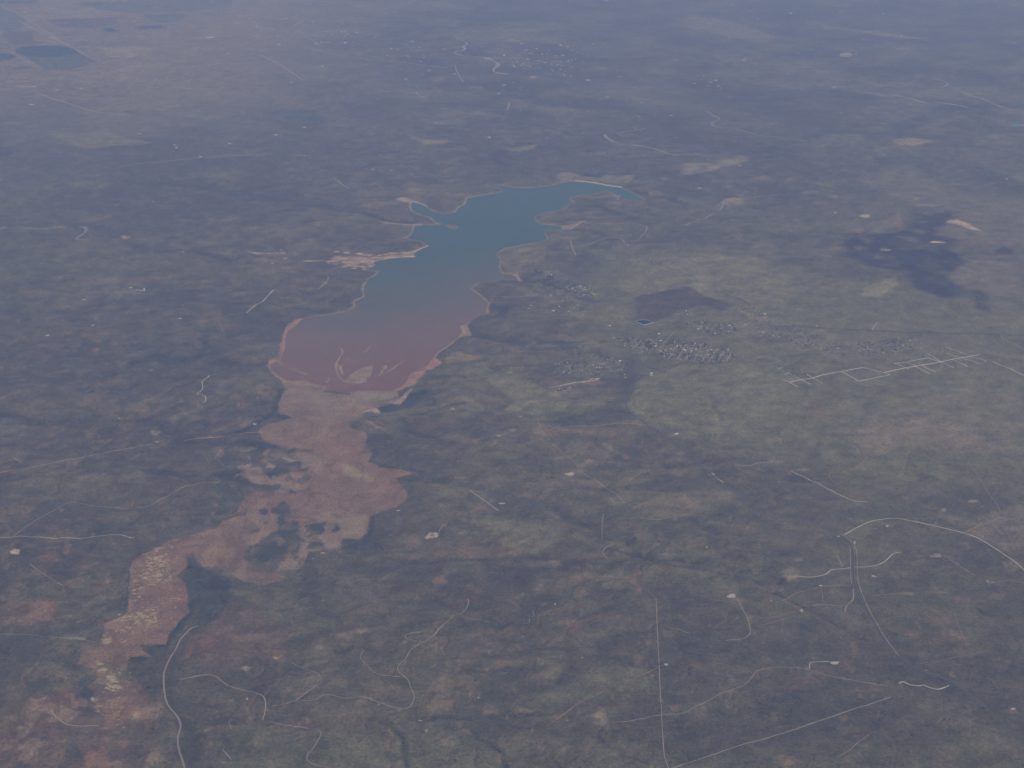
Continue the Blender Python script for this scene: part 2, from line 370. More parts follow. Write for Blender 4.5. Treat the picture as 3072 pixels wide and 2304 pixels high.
poly(T(2,2,[(760,90),(1050,140),(1200,75),(1400,50),(1250,110),(1150,170),(900,130)]), (.16,.155,.11), .7, 60, 1)
poly(T(2,2,[(1300,1130),(1600,1190),(1900,1260),(2212,1480),(2300,1700),(1900,1500),(1500,1280),(1300,1200)]), (.14,.128,.10), .5, 120, 2)
poly(T(0,2,[(1500,1380),(1900,1400),(2212,1500),(2600,1480),(3400,1560),(3900,1620),(3900,1800),(1500,1800)]), (.115,.122,.085), .55, 150, 2)
poly(T(1,2,[(0,1480),(250,1400),(700,1380),(1400,1450),(2100,1560),(2212,1800),(0,1800)]), (.12,.12,.09), .5, 110, 2)
poly(T(2,2,[(0,1620),(500,1540),(1200,1500),(2212,1640),(2212,1900),(0,1900)]), (.115,.118,.085), .5, 120, 2)
poly(T(1,1,[(1900,270),(2100,225),(2260,200),(2545,320),(2460,360),(2360,320),(2212,345),(2020,430),(1915,380)]), (.070,.058,.060), .85, 60, 1)
poly(C2([(770,905),(1100,842),(1260,870),(1240,960),(1190,1040),(1000,1090),(900,1190),(800,1180),(750,1060),(745,970)]), GRASS*1.25, .7, 60, 1, .3)
poly(T(1,1,[(1850,740),(1950,770),(1880,880),(1840,960),(1900,1060),(1800,1060),(1500,1100),(1300,1080),(1600,1010),(1830,900),(1790,800)]), SCRUB*.85, .7, 70, 1)
# burnt ground at the right
BURN = (T(2,0,[(1500,1385),(1600,1390),(1790,1370),(1700,1450),(1640,1510),(1760,1555),(1690,1600),(1820,1659)])
 + T(2,1,[(1880,10),(1780,80),(1700,130),(1800,220),(1870,260),(1700,270),(1500,200),(1500,150),(1350,80),(1200,60),(1150,30),(1050,0)])
 + T(2,0,[(1080,1650),(1050,1560),(1150,1500),(1350,1510),(1500,1465)]))
poly(BURN, (.032,.032,.042), .55, 260, 2, .9); poly(BURN, (.032,.032,.042), .6, 90, 1, .8)
poly(T(2,0,[(2020,1620),(2080,1600),(2140,1612),(2130,1640),(2030,1655)]), (.035,.035,.045), .8, 70, 1)
poly(T(2,0,[(1250,1100),(1450,1060),(1600,1180),(1900,1260),(2300,1300),(2300,1600),(1850,1560),(1700,1500),(1790,1360),(1500,1330),(1130,1180)]), TAN, .45, 300, 2)
poly(T(2,0,[(1700,1442),(1780,1420),(1850,1450),(1940,1497),(1850,1480),(1790,1455)]), (.42,.33,.25), .9, 40, 1)
poly(T(2,0,[(1350,905),(1480,895),(1660,912),(1500,945),(1380,930)]), (.28,.23,.19), .7, 90, 1)
poly(T(2,0,[(830,140),(1100,190),(1350,220),(1600,260),(1400,245),(900,170)]), TAN*1.2, .6, 300, 2)
poly(T(2,0,[(0,90),(300,140),(600,230),(560,300),(250,220),(0,170)]), TAN*1.1, .5, 300, 2)
poly(T(1,0,[(430,865),(540,905),(680,905),(680,930),(540,935),(450,895)]), TAN*1.3, .7, 80, 1)
poly(T(1,0,[(920,1025),(1080,965),(1100,1000),(1200,1085),(1000,1065)]), (.055,.050,.060), .6, 90, 1)
poly(T(1,0,[(1060,965),(1250,940),(1260,965),(1110,985)]), TAN*1.2, .6, 90, 1)
poly(C2([(1420,60),(1560,70),(1650,110),(1880,120),(1900,90),(2212,100),(2212,150),(2060,190),(1700,150),(1600,150),(1420,170),(1340,110)]), (.19,.175,.13), .75, 70, 1)
poly(T(2,0,[(0,1060),(200,1060),(400,1000),(430,1040),(200,1110),(0,1130)]), (.24,.21,.165), .75, 120, 1, .4)
# far farmland at the upper left
mix(np.array((.20,.165,.135)), 0.62*sstep(44000, 58000, gy)*(1-sstep(-9000, -2000, gx+0.02*gy+1500*nB)))
FB = (.030,.060,.085); FP = (.075,.062,.075)
for pts, c, a in [
 (T(0,0,[(80,310),(160,295),(420,290),(520,345),(640,398),(540,430),(440,455),(290,450),(170,370)]), (.055,.085,.095), .9),
 (T(0,0,[(0,345),(80,348),(105,370),(60,390),(-80,398)]), (.015,.04,.075), .95),
 (T(0,0,[(-100,0),(240,0),(250,14),(150,26),(-60,20)]), FB, .9),
 (T(0,0,[(-80,30),(60,60),(180,125),(130,190),(40,205),(-100,200)]), (.06,.085,.10), .8),
 (T(0,0,[(300,130),(400,120),(760,113),(760,150),(650,178),(380,175)]), FP, .8),
 (T(0,0,[(655,186),(720,181),(780,200),(700,209)]), (.015,.04,.07), .95),
 (T(0,0,[(865,172),(1030,162),(1080,182),(920,194)]), (.025,.03,.06), .9),
 (T(0,0,[(930,92),(1220,90),(1180,125),(1060,153),(950,122)]), (.055,.08,.095), .8),
 (T(0,0,[(600,20),(1100,-10),(1520,-10),(1490,40),(1290,66),(880,88),(620,60)]), (.07,.085,.10), .7),
 (T(0,0,[(470,25),(640,10),(690,32),(560,42)]), FB, .7),
 (T(0,0,[(10,205),(210,200),(215,255),(280,285),(130,295),(60,280)]), FP, .8),
 (T(0,0,[(75,437),(180,428),(210,443),(90,452)]), (.06,.05,.065), .8),
 (T(0,0,[(400,140),(510,138),(520,150),(410,152)]), (.13,.09,.08), .7),
 (T(0,0,[(640,85),(780,80),(800,95),(650,98)]), (.22,.14,.12), .7),
 (T(0,0,[(640,310),(900,305),(1020,312),(850,368),(700,370)]), (.23,.205,.155), .7),
 (T(0,0,[(450,270),(930,262),(930,292),(500,300)]), (.10,.09,.10), .5),
 (T(0,0,[(690,850),(800,882),(1000,930),(700,945),(540,960),(380,900),(320,870)]), (.20,.19,.135), .55),
 (T(0,0,[(-60,950),(70,955),(80,990),(-60,1045)]), (.055,.048,.065), .8)]:
    poly(pts, c, a*.85, 60, 0)
for cx, cy, rx, ry, cc in [(1805,732,56,12,.06),(1950,726,86,18,.055),(1890,762,62,13,.055),(2035,770,88,22,.06),(300,332,205,38,.035)]:
    poly(T(0,0,[(cx+rx*math.cos(a*math.pi/12), cy+ry*math.sin(a*math.pi/12)) for a in range(24)]), (cc*.85, cc*1.25, cc*1.35), .8, 25, 0)
line(T(0,0,[(20,40),(180,125),(410,278),(640,400)]), (.26,.22,.17), 45, .6, .5, 0)
line(T(0,0,[(-40,300),(60,330),(200,410)]), (.24,.17,.14), 40, .7, .5, 0)
# town ground: darker gardens and grey lots
for pts in (C5([(1290,740),(1500,770),(1700,800),(1930,870),(1880,970),(1620,1000),(1400,960),(1170,910)]),
            C5([(1440,610),(1900,620),(1930,690),(1700,715),(1480,660)]),
            C5([(310,240),(540,220),(560,340),(430,360),(340,300)])):
    poly(pts, (.095,.094,.082), .65, 50, 1, .6)
poly(C5([(0,60),(120,120),(400,220),(430,340),(250,270),(0,150)]), WOOD*1.1, .6, 60, 1, .4)
poly(C5([(480,1150),(620,1120),(690,1165),(560,1190)]), (.25,.16,.13), .8, 30, 1)
poly(C5([(970,855),(1050,860),(1045,880),(980,885)]), (.12,.15,.18), .8, 15, 0)
poly(T(2,1,[(450,390),(560,395),(520,415),(440,410)]), (.23,.19,.15), .8, 25, 0)
for pts in (T(2,1,[(350,470),(760,440),(1060,560),(1500,520),(1560,600),(1300,650),(1040,650),(700,560),(420,540)]), C5([(180,1000),(520,880),(900,960),(880,1100),(200,1110)]),
            T(2,1,[(1400,680),(1640,590),(1900,620),(1900,700),(1560,760)]), T(2,1,[(480,660),(640,640),(800,740),(700,810),(560,740)]), C5([(740,730),(1180,720),(1180,800),(1050,880),(830,800)])):
    poly(pts, (.080,.080,.076), .5, 60, 1, .9)
    poly(pts, (.16,.155,.10), .3, 60, 2, .9)
# valley woods
for P, hw, dep, dk in CREEKS:
    line(P, WOOD*1.25, hw*.85, dk*.85, .6, 1, True, .55)
# left river plain: red-brown and dark scrub
poly(T(0,2,[(180,1180),(520,1150),(900,1080),(1080,1350),(1060,1800),(-200,1800),(-200,1500)]), (.135,.092,.078), .7, 120, 2, .5)
poly(T(0,2,[(1330,740),(1500,620),(1700,600),(1900,780),(1800,1000),(1560,980),(1300,1100),(1180,1020)]), (.135,.10,.088), .6, 130, 2, .4)
poly(T(0,2,[(0,560),(200,580),(380,600),(360,720),(150,760),(-50,740)]), REDSOIL, .3, 90, 2, .9)
poly(T(0,2,[(1230,800),(1440,760),(1400,850),(1230,940),(1180,1010)]), REDSOIL, .6, 50, 1, .4)
poly(T(0,2,[(880,980),(1060,960),(1050,1150),(1000,1260),(900,1100),(830,1030)]), SCRUB*.8, .7, 40, 1)
poly(T(0,2,[(1120,900),(1190,1000),(1110,1200),(1260,1400),(1330,1700),(1230,1700),(1190,1400),(1090,1240),(1070,1060)]), SCRUB*.75, .65, 50, 1)
# mud flats of the delta
mm = 1-sstep(-14, 8, dm+22*nD)
mm = mm*(1-sstep(24000, 21000, gy)*sstep(-.05, .25, fbm(gx, gy, 260, 5, 705)+.2*nC)*.75) if False else mm*(1-(1-sstep(18300, 19500, gy))*sstep(-.14, .10, fbm(gx, gy, 240, 5, 705)+.2*nC)*.6)
mm = mm*(1-.55*sstep(.20, .36, fbm(gx, gy, 230, 5, 706)+.25*nC)*sstep(-260, -60, dm)*(gy < 27500))
mudn = (MUDC[None, :]*(1+0.16*fbm(gx, gy, 900, 5, 700)[:, None]+0.12*nD[:, None]) + np.array((.02,-.004,-.008))[None, :]*fbm(gx, gy, 2500, 3, 701)[:, None])
south = 1-sstep(23500, 27500, gy)
mudn = mudn*(1-south[:, None]*0.6)+np.array((.195,.122,.10))[None, :]*south[:, None]*0.6
col = col*(1-mm[:, None])+mudn*mm[:, None]
poly(C4([(1200,600),(1330,640),(1480,760),(1450,800),(1330,790),(1200,700)]), (.27,.235,.165), .5, 60, 2, .6)
poly(C4([(860,80),(1000,60),(1100,20),(1170,120),(1000,140)]), (.24,.215,.165), .4, 50, 2, .5)
poly(C3([(260,830),(1250,880),(1300,960),(980,1010),(300,960)]), (.225,.19,.165), .7, 90, 1, .4)
poly(C4([(820,1310),(1160,1290),(1180,1180),(900,1110),(1100,1040),(1440,1100),(1440,1230),(1360,1310),(1180,1305),(1160,1390),(870,1440),(800,1600),(540,1620)]), (.235,.195,.17), .75, 45, 1)
DARK = [
 [(120,430),(250,370),(450,400),(600,430),(590,470),(500,455),(380,510),(250,500)],
 [(640,480),(760,460),(900,470),(1010,550),(900,570),(860,640),(850,680),(700,680),(600,730),(540,780),(480,700),(580,620),(750,590)],
 [(0,690),(220,660),(250,740),(440,760),(600,800),(760,860),(740,890),(560,850),(400,865),(320,880),(250,950),(220,860),(230,780),(0,750)],
 [(520,1030),(620,960),(690,1000),(700,1100),(600,1200),(540,1150)],[(400,1000),(500,1060),(480,1180),(380,1150)],
 [(780,1200),(900,1168),(1150,1160),(1170,1230),(1050,1275),(830,1300),(800,1380),(780,1500),(700,1500),(560,1500),(600,1400),(480,1420),(500,1250),(700,1240)],
 [(320,1390),(480,1290),(780,1270),(790,1370),(560,1490),(480,1580),(380,1550),(240,1500)],
 [(850,1420),(900,1350),(1020,1350),(1000,1420)],[(580,1500),(780,1375),(800,1400),(620,1530)],
 [(1200,1322),(1360,1335),(1450,1260),(1446,1120),(1500,1110),(1500,1250),(1560,1380),(1620,1450),(1500,1480),(1160,1420)],
 [(700,1140),(770,1150),(760,1200),(710,1200)],[(830,1155),(940,1115),(940,1135),(860,1160)],[(1120,1110),(1190,1080),(1190,1105)]]
for d_ in DARK:
    poly(C4(d_), WOOD*1.8, .55, 45, 1, .7); poly(C4(d_), WOOD*1.3, .7, 18, 1, .5)
MB = fbm(gx, gy*.55, 230, 5, 741); MB2 = fbm(gx, gy*.5, 130, 4, 742)
def zone(pts, a, soft=160.):
    d = culled(gx, gy, W(pts), True, 900.)
    return a*(1-sstep(-soft, soft, d))
zz = np.maximum(zone(C4([(0,450),(620,430),(1040,540),(1000,640),(900,870),(250,900),(0,1000)]), 1.), zone(C4([(330,960),(700,960),(800,1140),(1180,1170),(1180,1420),(900,1440),(760,1640),(200,1640),(300,1300)]), .9))
zz = np.maximum(zz, zone(T(0,2,[(420,1050),(700,1050),(760,1300),(1060,1250),(1060,1659),(0,1659),(200,1200)]), .8))
zz = np.maximum(zz, zone(T(0,2,[(1240,60),(1560,0),(1700,300),(1900,450),(1500,480),(1250,330)]), .35))
mix(WOOD*1.7, zz*.7*sstep(.06, .22, MB+.3*MB2)); mix((.27,.215,.185), zz*.6*sstep(.10, .30, -MB+.5*MB2))
mudch = (1-sstep(0, .09, np.abs(2*vnoise((gx+120*fbm(gx, gy, 260, 4, 731))/310., (gy+120*fbm(gx, gy, 260, 4, 732))/900., 733)-1)))*mm
mix(MUDC*.55, .6*mudch)
mix(MUDC*1.35, .35*mm*sstep(.15, .4, fbm(gx, gy*.35, 160, 4, 734)))
poly(T(0,2,[(1240,260),(1330,380),(1500,420),(1480,560),(1400,700),(1250,740),(1290,640),(1230,540),(1190,440)]), WOOD*1.5, .8, 30, 1, .3)
poly(T(0,2,[(1640,220),(1780,120),(1900,110),(1960,180),(1800,300),(1700,320)]), WOOD*1.5, .7, 40, 1, .4)
poly(T(0,2,[(520,1070),(620,1200),(600,1250),(510,1180)]), WOOD*1.5, .7, 20, 1, .4)
poly(T(0,2,[(420,1270),(560,1260),(720,1320),(560,1300)]), WOOD*1.5, .6, 20, 1, .4)
poly(C4([(610,545),(700,550),(770,575),(700,590)]), PALE*.8, .8, 15, 0)
poly(C4([(460,600),(560,620),(540,650),(470,640)]), PALE*.75, .8, 15, 1)
for p_ in ([(280,640),(400,620),(450,700),(420,790),(330,785),(260,710)],[(700,690),(790,720),(960,800),(880,830),(740,800)]):
    poly(C4(p_), (.27,.21,.185), .55, 30, 1, .7)
# crusted salt-pale patches on the southern river bed
km = (mm > 0.5) & (gy < p2w([(400, 1600)])[0, 1])
pt = np.zeros(len(gx))
for pts, thr, seed in [(T(0,2,[(930,300),(1090,280),(1110,440),(1040,470),(930,440)]), -.05, 1),(T(0,2,[(870,420),(940,480),(880,580),(840,560)]), .1, 2),
  (T(0,2,[(900,640),(1020,630),(1010,740),(800,720),(760,690)]), -.02, 3),(T(0,2,[(670,800),(720,810),(720,840),(670,870)]), -.3, 4),
  (T(0,2,[(620,960),(700,980),(690,1030),(640,1030)]), 0, 5),(T(0,2,[(690,1060),(740,1060),(800,1160),(720,1160),(690,1110)]), -.3, 6),
  (T(0,2,[(840,560),(1200,440),(1200,660),(820,860),(680,790)]), .42, 7),(T(0,2,[(900,280),(1150,170),(1150,300),(1000,480),(860,440)]), .35, 8),
  (T(0,2,[(700,1000),(840,1000),(860,1320),(860,1400),(640,1400),(600,1180)]), .45, 9)]:
    P = W(pts); d = culled(gx, gy, P, True, 300.)
    n = fbm(gx*.7, gy, 36 if seed in (1,3,7,8,9,2) else 60, 3, 800+seed)*1.2
    pt = np.maximum(pt, sstep(thr, thr+.25, n)*(1-sstep(-15, 25, d)))
mix((.36,.305,.225), pt*.85)
# sandy shores
shore = (1-sstep(10, 55, dl+24*fbm(gx, gy, 420, 3, 900)))
mix(SAND*.95, .75*shore*(mm < .5))
poly(C1([(900,1030),(930,985),(1050,990),(1350,1000),(1530,960),(1740,955),(1985,875),(1850,1002),(1560,1022),(1400,1080),(1200,1110),(1040,1100),(950,1060)]), SAND*.95, .75, 20, 1, .6)
for p_, h_ in [([(595,1040),(800,1044),(950,1050),(1200,1065),(1420,1048)], 22), ([(930,938),(1050,948),(1230,968),(1350,988)], 16), ([(1230,968),(1400,985),(1530,960),(1740,952),(1850,925),(1980,880)], 24),
  ([(1030,1105),(1170,1125)], 14), ([(1050,1085),(1200,1110),(1400,1096)], 16), ([(850,1065),(960,1080)], 12), ([(900,1015),(1100,1020),(1350,1010),(1600,1000),(1830,995)], 22), ([(1220,1132),(1310,1140)], 14), ([(1100,1075),(1300,1080)], 12)]:
    line(C1(p_), SAND*1.4, h_, .95, .5, 0)
for p_, h_ in [([(950,1068),(1200,1072),(1400,1058)], 12), ([(1280,1048),(1330,1042)], 9), ([(600,1035),(860,1025)], 30)]: line(C1(p_), WOOD*1.6, h_, .6, .5, 0)
poly(C1([(0,950),(100,950),(260,955),(380,940),(400,975),(260,965),(80,970)]), SAND*1.05, .85, 25, 0)
poly(C1([(1340,560),(1400,590),(1500,610),(1640,628),(1900,636),(1900,650),(1700,645),(1500,632)]), SAND, .8, 18, 0)
poly(C1([(1600,352),(1680,335),(1800,370),(1930,410),(1940,435),(1800,395),(1640,375)]), SAND, .85, 20, 0)
poly(C2([(1410,655),(1560,640),(1620,600),(1700,600),(1600,650),(1520,700),(1440,695)]), SAND*.9, .8, 25, 0)
poly(C2([(880,1195),(930,1180),(960,1240),(1000,1265),(960,1278),(920,1230)]), SAND, .8, 15, 0)
poly(C3([(1720,600),(1650,525),(1580,615),(1480,665),(1395,710),(1380,800),(1230,870),(1340,855),(1450,805),(1560,690)]), REDSAND*1.1, .9, 20, 1)
poly(C3([(1880,240),(1960,235),(2010,335),(1900,350),(1820,420),(1700,500),(1640,560),(1600,640),(1620,560),(1690,480),(1800,390),(1900,320)]), SAND*.95, .8, 15, 0)
poly(C3([(1760,540),(1900,485),(1960,510),(2110,550),(1960,580),(1760,612)]), (.24,.19,.13), .7, 35, 1)
poly(C3([(1240,985),(1330,990),(1370,950),(1450,830),(1380,880),(1310,950)]), SAND*.95, .85, 12, 0)
poly(C3([(975,1065),(1060,1020),(1110,1025),(1150,1070),(1120,1080),(1060,1050)]), SAND*1.15, .9, 12, 0)
poly(C3([(1000,1140),(1040,1150),(1120,1190),(1200,1245),(1100,1210),(1030,1160)]), SAND*.8, .7, 15, 0)
poly(C3([(75,570),(150,545),(190,470),(205,330),(250,260),(330,180),(420,175),(340,245),(262,295),(242,350),(240,450),(200,540),(190,600),(260,700),(300,770),(230,790),(120,690)]), REDSAND*1.02, .85, 20, 1)
for P, hw in BARS: line(P, (.26,.20,.175), hw*1.4, .85, .5, 1, True, .5)
poly(BARPOLY[0], (.25,.19,.165), .9, 30, 1, w=True, noise=.6); 
poly(BARPOLY[1], (.16,.125,.10), .8, 20, 0, w=True)
for pts in (C3([(620,855),(860,880),(860,900),(600,875)]), C3([(1120,960),(1230,955),(1300,930),(1430,820),(1330,900),(1240,940)])):
    poly(pts, WOOD*1.4, .7, 8, 0)
lot = vnoise(gx/34., gy/42., 981); lot2 = vnoise(gx/60.+7, gy/70., 982)
def town(pts, a):
    P = W(pts); d = culled(wx2, wy2, P, True, 300.); m = a*(1-sstep(-70, 90, d))
    mix((.165,.158,.115), m*.65*sstep(.45, .65, lot2)); mix((.040,.046,.042), m*.42*sstep(.58, .74, lot)); mix((.33,.31,.27), m*.7*sstep(.72, .85, vnoise(gx/30., gy/36., 983)))
for hi_ in ([(1290,740),(1500,770),(1700,800),(1930,870),(1880,960),(1620,990),(1400,950),(1170,900)], [(740,730),(1100,740),(1180,800),(1050,880),(830,800)], [(1430,580),(1900,600),(1930,690),(1700,710),(1480,650)],
            [(310,240),(540,220),(570,340),(430,360),(340,300)]): town(C5(hi_), .9)
town(C5([(0,60),(300,140),(620,240),(600,380),(500,540),(180,520),(100,320),(0,300)]), .5)
town(C5([(180,1000),(520,880),(900,940),(880,1110),(560,1090),(200,1110)]), .55)
town(C5([(200,860),(400,840),(700,880),(560,930),(250,950)]), .4)
town(T(2,1,[(330,330),(500,350),(560,400),(760,440),(1060,560),(1500,510),(1570,600),(1300,650),(1040,650),(700,560),(420,540),(380,440)]), .65)
town(T(2,1,[(480,660),(640,640),(800,740),(700,810),(560,740)]), .7)
town(T(2,1,[(1400,680),(1640,590),(1900,620),(1900,700),(1560,760)]), .6)
town(T(1,1,[(1700,0),(2000,0),(2050,50),(1800,60)]), .5); town(T(1,1,[(1240,80),(1420,90),(1400,140),(1260,110)]), .5)
# loose bare spots named in the photograph: (tile, x, y, rx, ry, colour)
SPOTS = [(1,0,'s',1545,530,28,14,'r'),(0,0,'',0,0,0,0,'')]
for c, r, x, y, rx, ry, k in [(0,1,1545,527,28,14,'r'),(0,1,630,552,28,12,'o'),(0,1,620,610,30,14,'r'),(0,1,1068,536,16,8,'r'),(0,1,1290,808,20,7,'o'),(0,1,1445,495,18,10,'r'),
  (0,1,728,935,28,10,'r'),(0,1,720,1032,20,14,'r'),(0,1,1170,940,24,8,'t'),(0,1,985,738,16,8,'t'),(0,1,1010,1145,36,14,'t'),(0,1,1560,960,36,30,'r'),(0,1,1700,870,60,30,'r'),
  (0,1,1580,1070,40,40,'r'),(0,1,1290,1268,34,8,'o'),(0,1,1390,1080,24,22,'r'),(0,1,940,1010,24,40,'r'),(0,1,1440,880,50,20,'g'),(0,1,1130,1060,30,30,'g'),(0,1,1670,78,34,26,'g'),
  (0,1,1430,830,50,60,'l'),(0,1,1780,620,60,60,'l'),(0,1,900,1450,60,60,'l'),(0,1,850,620,140,40,'l'),(0,1,790,730,50,60,'l'),(0,1,60,1130,100,90,'l'),(0,1,1290,560,40,50,'l'),
  (0,2,440,230,25,45,'r'),(0,2,330,290,60,40,'r'),(0,2,560,340,50,40,'r'),(0,2,290,640,80,70,'r'),(0,2,660,480,60,60,'o'),(0,2,90,258,28,16,'p'),
  (0,2,620,1600,80,60,'r'),(0,2,60,1500,70,40,'o'),(0,2,380,1560,60,60,'o'),(0,2,1590,1015,40,14,'t'),(0,2,1790,940,28,10,'t'),(0,2,600,1212,14,14,'p'),(0,2,340,1290,14,34,'t'),
  (0,2,870,1320,22,22,'s'),(0,2,1620,1370,30,30,'o'),(0,2,1980,1360,50,30,'o'),(0,2,1600,1220,60,60,'o'),(0,2,140,1400,24,18,'t'),
  (1,1,1050,1090,50,20,'o'),(1,1,1110,1125,30,12,'s'),(1,1,1340,1150,90,26,'o'),(1,1,1290,1210,28,10,'r'),(1,1,1485,1415,28,12,'p'),(1,1,900,778,16,6,'o'),(1,1,1600,1325,26,10,'t'),
  (1,1,1440,1125,40,14,'o'),(1,1,1835,1305,30,16,'r'),(1,1,545,1560,24,40,'o'),(1,1,1020,1460,30,40,'l'),(1,1,1640,815,80,20,'o'),(1,1,1800,830,30,12,'o'),(1,1,720,990,16,6,'p'),
  (1,1,510,1230,60,20,'g'),(1,1,800,1050,80,40,'g'),(1,1,1080,440,30,24,'g'),(1,1,1390,465,14,5,'r'),(1,1,1000,1010,30,12,'o'),(1,1,1600,1140,90,12,'o'),
  (1,2,590,150,30,20,'p'),(1,2,630,240,60,60,'o'),(1,2,820,260,80,40,'o'),(1,2,460,200,50,50,'o'),(1,2,640,440,45,26,'r'),(1,2,830,490,30,22,'r'),(1,2,655,538,28,6,'r'),
  (1,2,870,570,26,26,'o'),(1,2,240,310,90,40,'o'),(1,2,1500,710,60,40,'r'),(1,2,1930,950,30,36,'o'),(1,2,1850,1075,20,22,'r'),(1,2,1810,915,18,10,'r'),(1,2,1690,1110,26,14,'r'),
  (1,2,1680,1345,50,40,'t'),(1,2,1590,1520,24,50,'o'),(1,2,1020,1590,30,40,'o'),(1,2,1290,1520,40,22,'o'),(1,2,980,1270,30,40,'o'),(1,2,1060,1330,20,18,'o'),(1,2,300,1480,22,90,'o'),
  (1,2,810,1430,30,22,'o'),(1,2,1400,1320,30,16,'r'),(1,2,230,840,40,40,'o'),(1,2,130,770,50,20,'o'),(1,2,515,1240,22,34,'o'),(1,2,130,1340,12,60,'o'),(1,2,545,1412,12,10,'s'),
  (2,1,1490,1262,46,16,'o'),(2,1,195,1415,18,12,'p'),(2,1,610,1333,46,8,'t'),(2,1,790,1388,40,6,'t'),(2,1,680,1385,26,12,'r'),(2,1,860,1000,60,60,'o'),(2,1,1880,1590,24,8,'p'),
  (2,1,1600,1520,60,8,'o'),(2,1,1690,1645,18,12,'s'),(2,1,20,1610,50,60,'o'),
  (2,2,895,152,26,16,'o'),(2,2,745,308,30,10,'t'),(2,2,700,400,70,40,'t'),(2,2,2130,345,70,40,'t'),(2,2,2050,540,60,26,'o'),(2,2,1815,570,50,20,'o'),(2,2,540,590,40,26,'r'),(2,2,350,463,24,12,'r'),
  (2,2,2130,1280,36,26,'o'),(2,2,1850,860,26,12,'r'),(2,2,1235,415,14,6,'p'),(2,2,1640,278,30,12,'p'),(2,2,680,1640,60,60,'o'),(2,2,1690,1620,60,60,'o'),(2,2,580,500,60,30,'o'),
  (2,2,1640,520,60,10,'o'),(2,2,1460,525,40,10,'t'),(2,2,1110,900,30,60,'r'),(2,2,430,700,30,60,'g'),
  (2,0,1060,355,46,12,'s'),(2,0,1510,245,50,6,'o'),(2,0,1055,70,60,5,'o'),(2,0,980,566,18,5,'s'),(2,0,1540,495,24,8,'o'),(2,0,400,385,14,10,'s'),(2,0,480,415,20,8,'o'),
  (2,0,1180,1398,36,12,'p'),(2,0,1660,1568,60,4,'p'),(2,0,1270,970,30,16,'o'),(2,0,1200,1030,40,20,'o'),(2,0,1310,1620,40,10,'t'),(2,0,1510,1287,16,4,'p'),(2,0,1600,1328,80,5,'t'),
  (2,0,1390,1440,40,60,'r'),(2,0,1150,1490,40,20,'r'),(2,0,700,1175,50,20,'o'),(2,0,330,1310,90,30,'t'),(2,0,900,1310,60,12,'o'),
  (1,0,1270,75+0,20,6,'o'),(1,0,650,745,30,5,'t'),(1,0,1420,1180,30,12,'o'),(0,0,700,1400,30,8,'r'),(0,0,815,1540,32,14,'s'),(0,0,1460,1130,120,30,'g'),(0,0,570,1195,160,26,'g'),
  (0,0,150,560,50,8,'t'),(1,0,1240,500,26,8,'s'),(1,0,2040,1255,50,14,'t')]:
    cc = {'r': REDSOIL*1.25, 'o': (.205,.145,.115), 't': (.24,.205,.16), 'g': (.155,.155,.10), 'l': (.125,.128,.135), 'p': (.50,.42,.35), 's': (.32,.27,.22)}[k]
    ang = [a*math.pi/6 for a in range(12)]
    poly(T(c, r, [(x+rx*math.cos(a)*random.uniform(.75, 1.2), y+ry*math.sin(a)*random.uniform(.75, 1.2)) for a in ang]), cc, .42 if k in 'rogl' else .8, 10+min(rx, ry)*.8, 1, .75 if k in 'rogl' else .3)
# scrub speckle and small bare scrapes
spk = vnoise(gx/22., gy/34., 950)*0.6+vnoise(gx/55., gy/80., 951)*0.4
dry = (mm < .4) & (dl > 20)
col *= np.where(dry, 1+0.60*(spk-0.5)+0.20*nD, 1+0.05*(spk-.5))[:, None]
col = np.clip(col*np.array((.97, .895, .73)), 0.006, 0.9)

# ---------------------------------------------------------------- materials
def mat(name, rgb, rough=0.9, spec=0.2, noise=0.0, nscale=0.02):
    m = bpy.data.materials.new(name); m.use_nodes = True
    n = m.node_tree.nodes; l = m.node_tree.links; b = n['Principled BSDF']
    b.inputs['Base Color'].default_value = (*rgb, 1); b.inputs['Roughness'].default_value = rough
    b.inputs['Specular IOR Level'].default_value = spec
    if noise:
        g = n.new('ShaderNodeNewGeometry'); t = n.new('ShaderNodeTexNoise'); t.inputs['Scale'].default_value = nscale
        t.inputs['Detail'].default_value = 5; l.new(g.outputs['Position'], t.inputs['Vector'])
        r = n.new('ShaderNodeMapRange'); r.inputs[3].default_value = 1-noise; r.inputs[4].default_value = 1+noise
        l.new(t.outputs[0], r.inputs[0])
        x = n.new('ShaderNodeVectorMath'); x.operation = 'SCALE'; x.inputs[0].default_value = rgb
        l.new(r.outputs[0], x.inputs['Scale']); l.new(x.outputs[0], b.inputs['Base Color'])
    return m

def mesh_obj(name, co, faces, m, smooth=False, parent=None):
    me = bpy.data.meshes.new(name); co = np.asarray(co, np.float32)
    if isinstance(faces, np.ndarray):
        k = faces.shape[1]
        me.vertices.add(len(co)); me.vertices.foreach_set('co', co.ravel())
        me.loops.add(faces.size); me.loops.foreach_set('vertex_index', faces.ravel().astype(np.int32))
        me.polygons.add(len(faces)); me.polygons.foreach_set('loop_start', np.arange(0, faces.size, k, dtype=np.int32))
        me.update(calc_edges=True)
    else:
        me.from_pydata([tuple(map(float, c)) for c in co], [], faces); me.update()
    if smooth: me.polygons.foreach_set('use_smooth', np.ones(len(me.polygons), bool))
    for q in (m if isinstance(m, (list, tuple)) else [m]): me.materials.append(q)
    o = bpy.data.objects.new(name, me); sc.collection.objects.link(o)
    if parent: o.parent = parent
    return o
def props(o, label=None, cat=None, group=None, kind=None):
    if label: o['label'] = label
    if cat: o['category'] = cat
    if group: o['group'] = group
    if kind: o['kind'] = kind
    return o

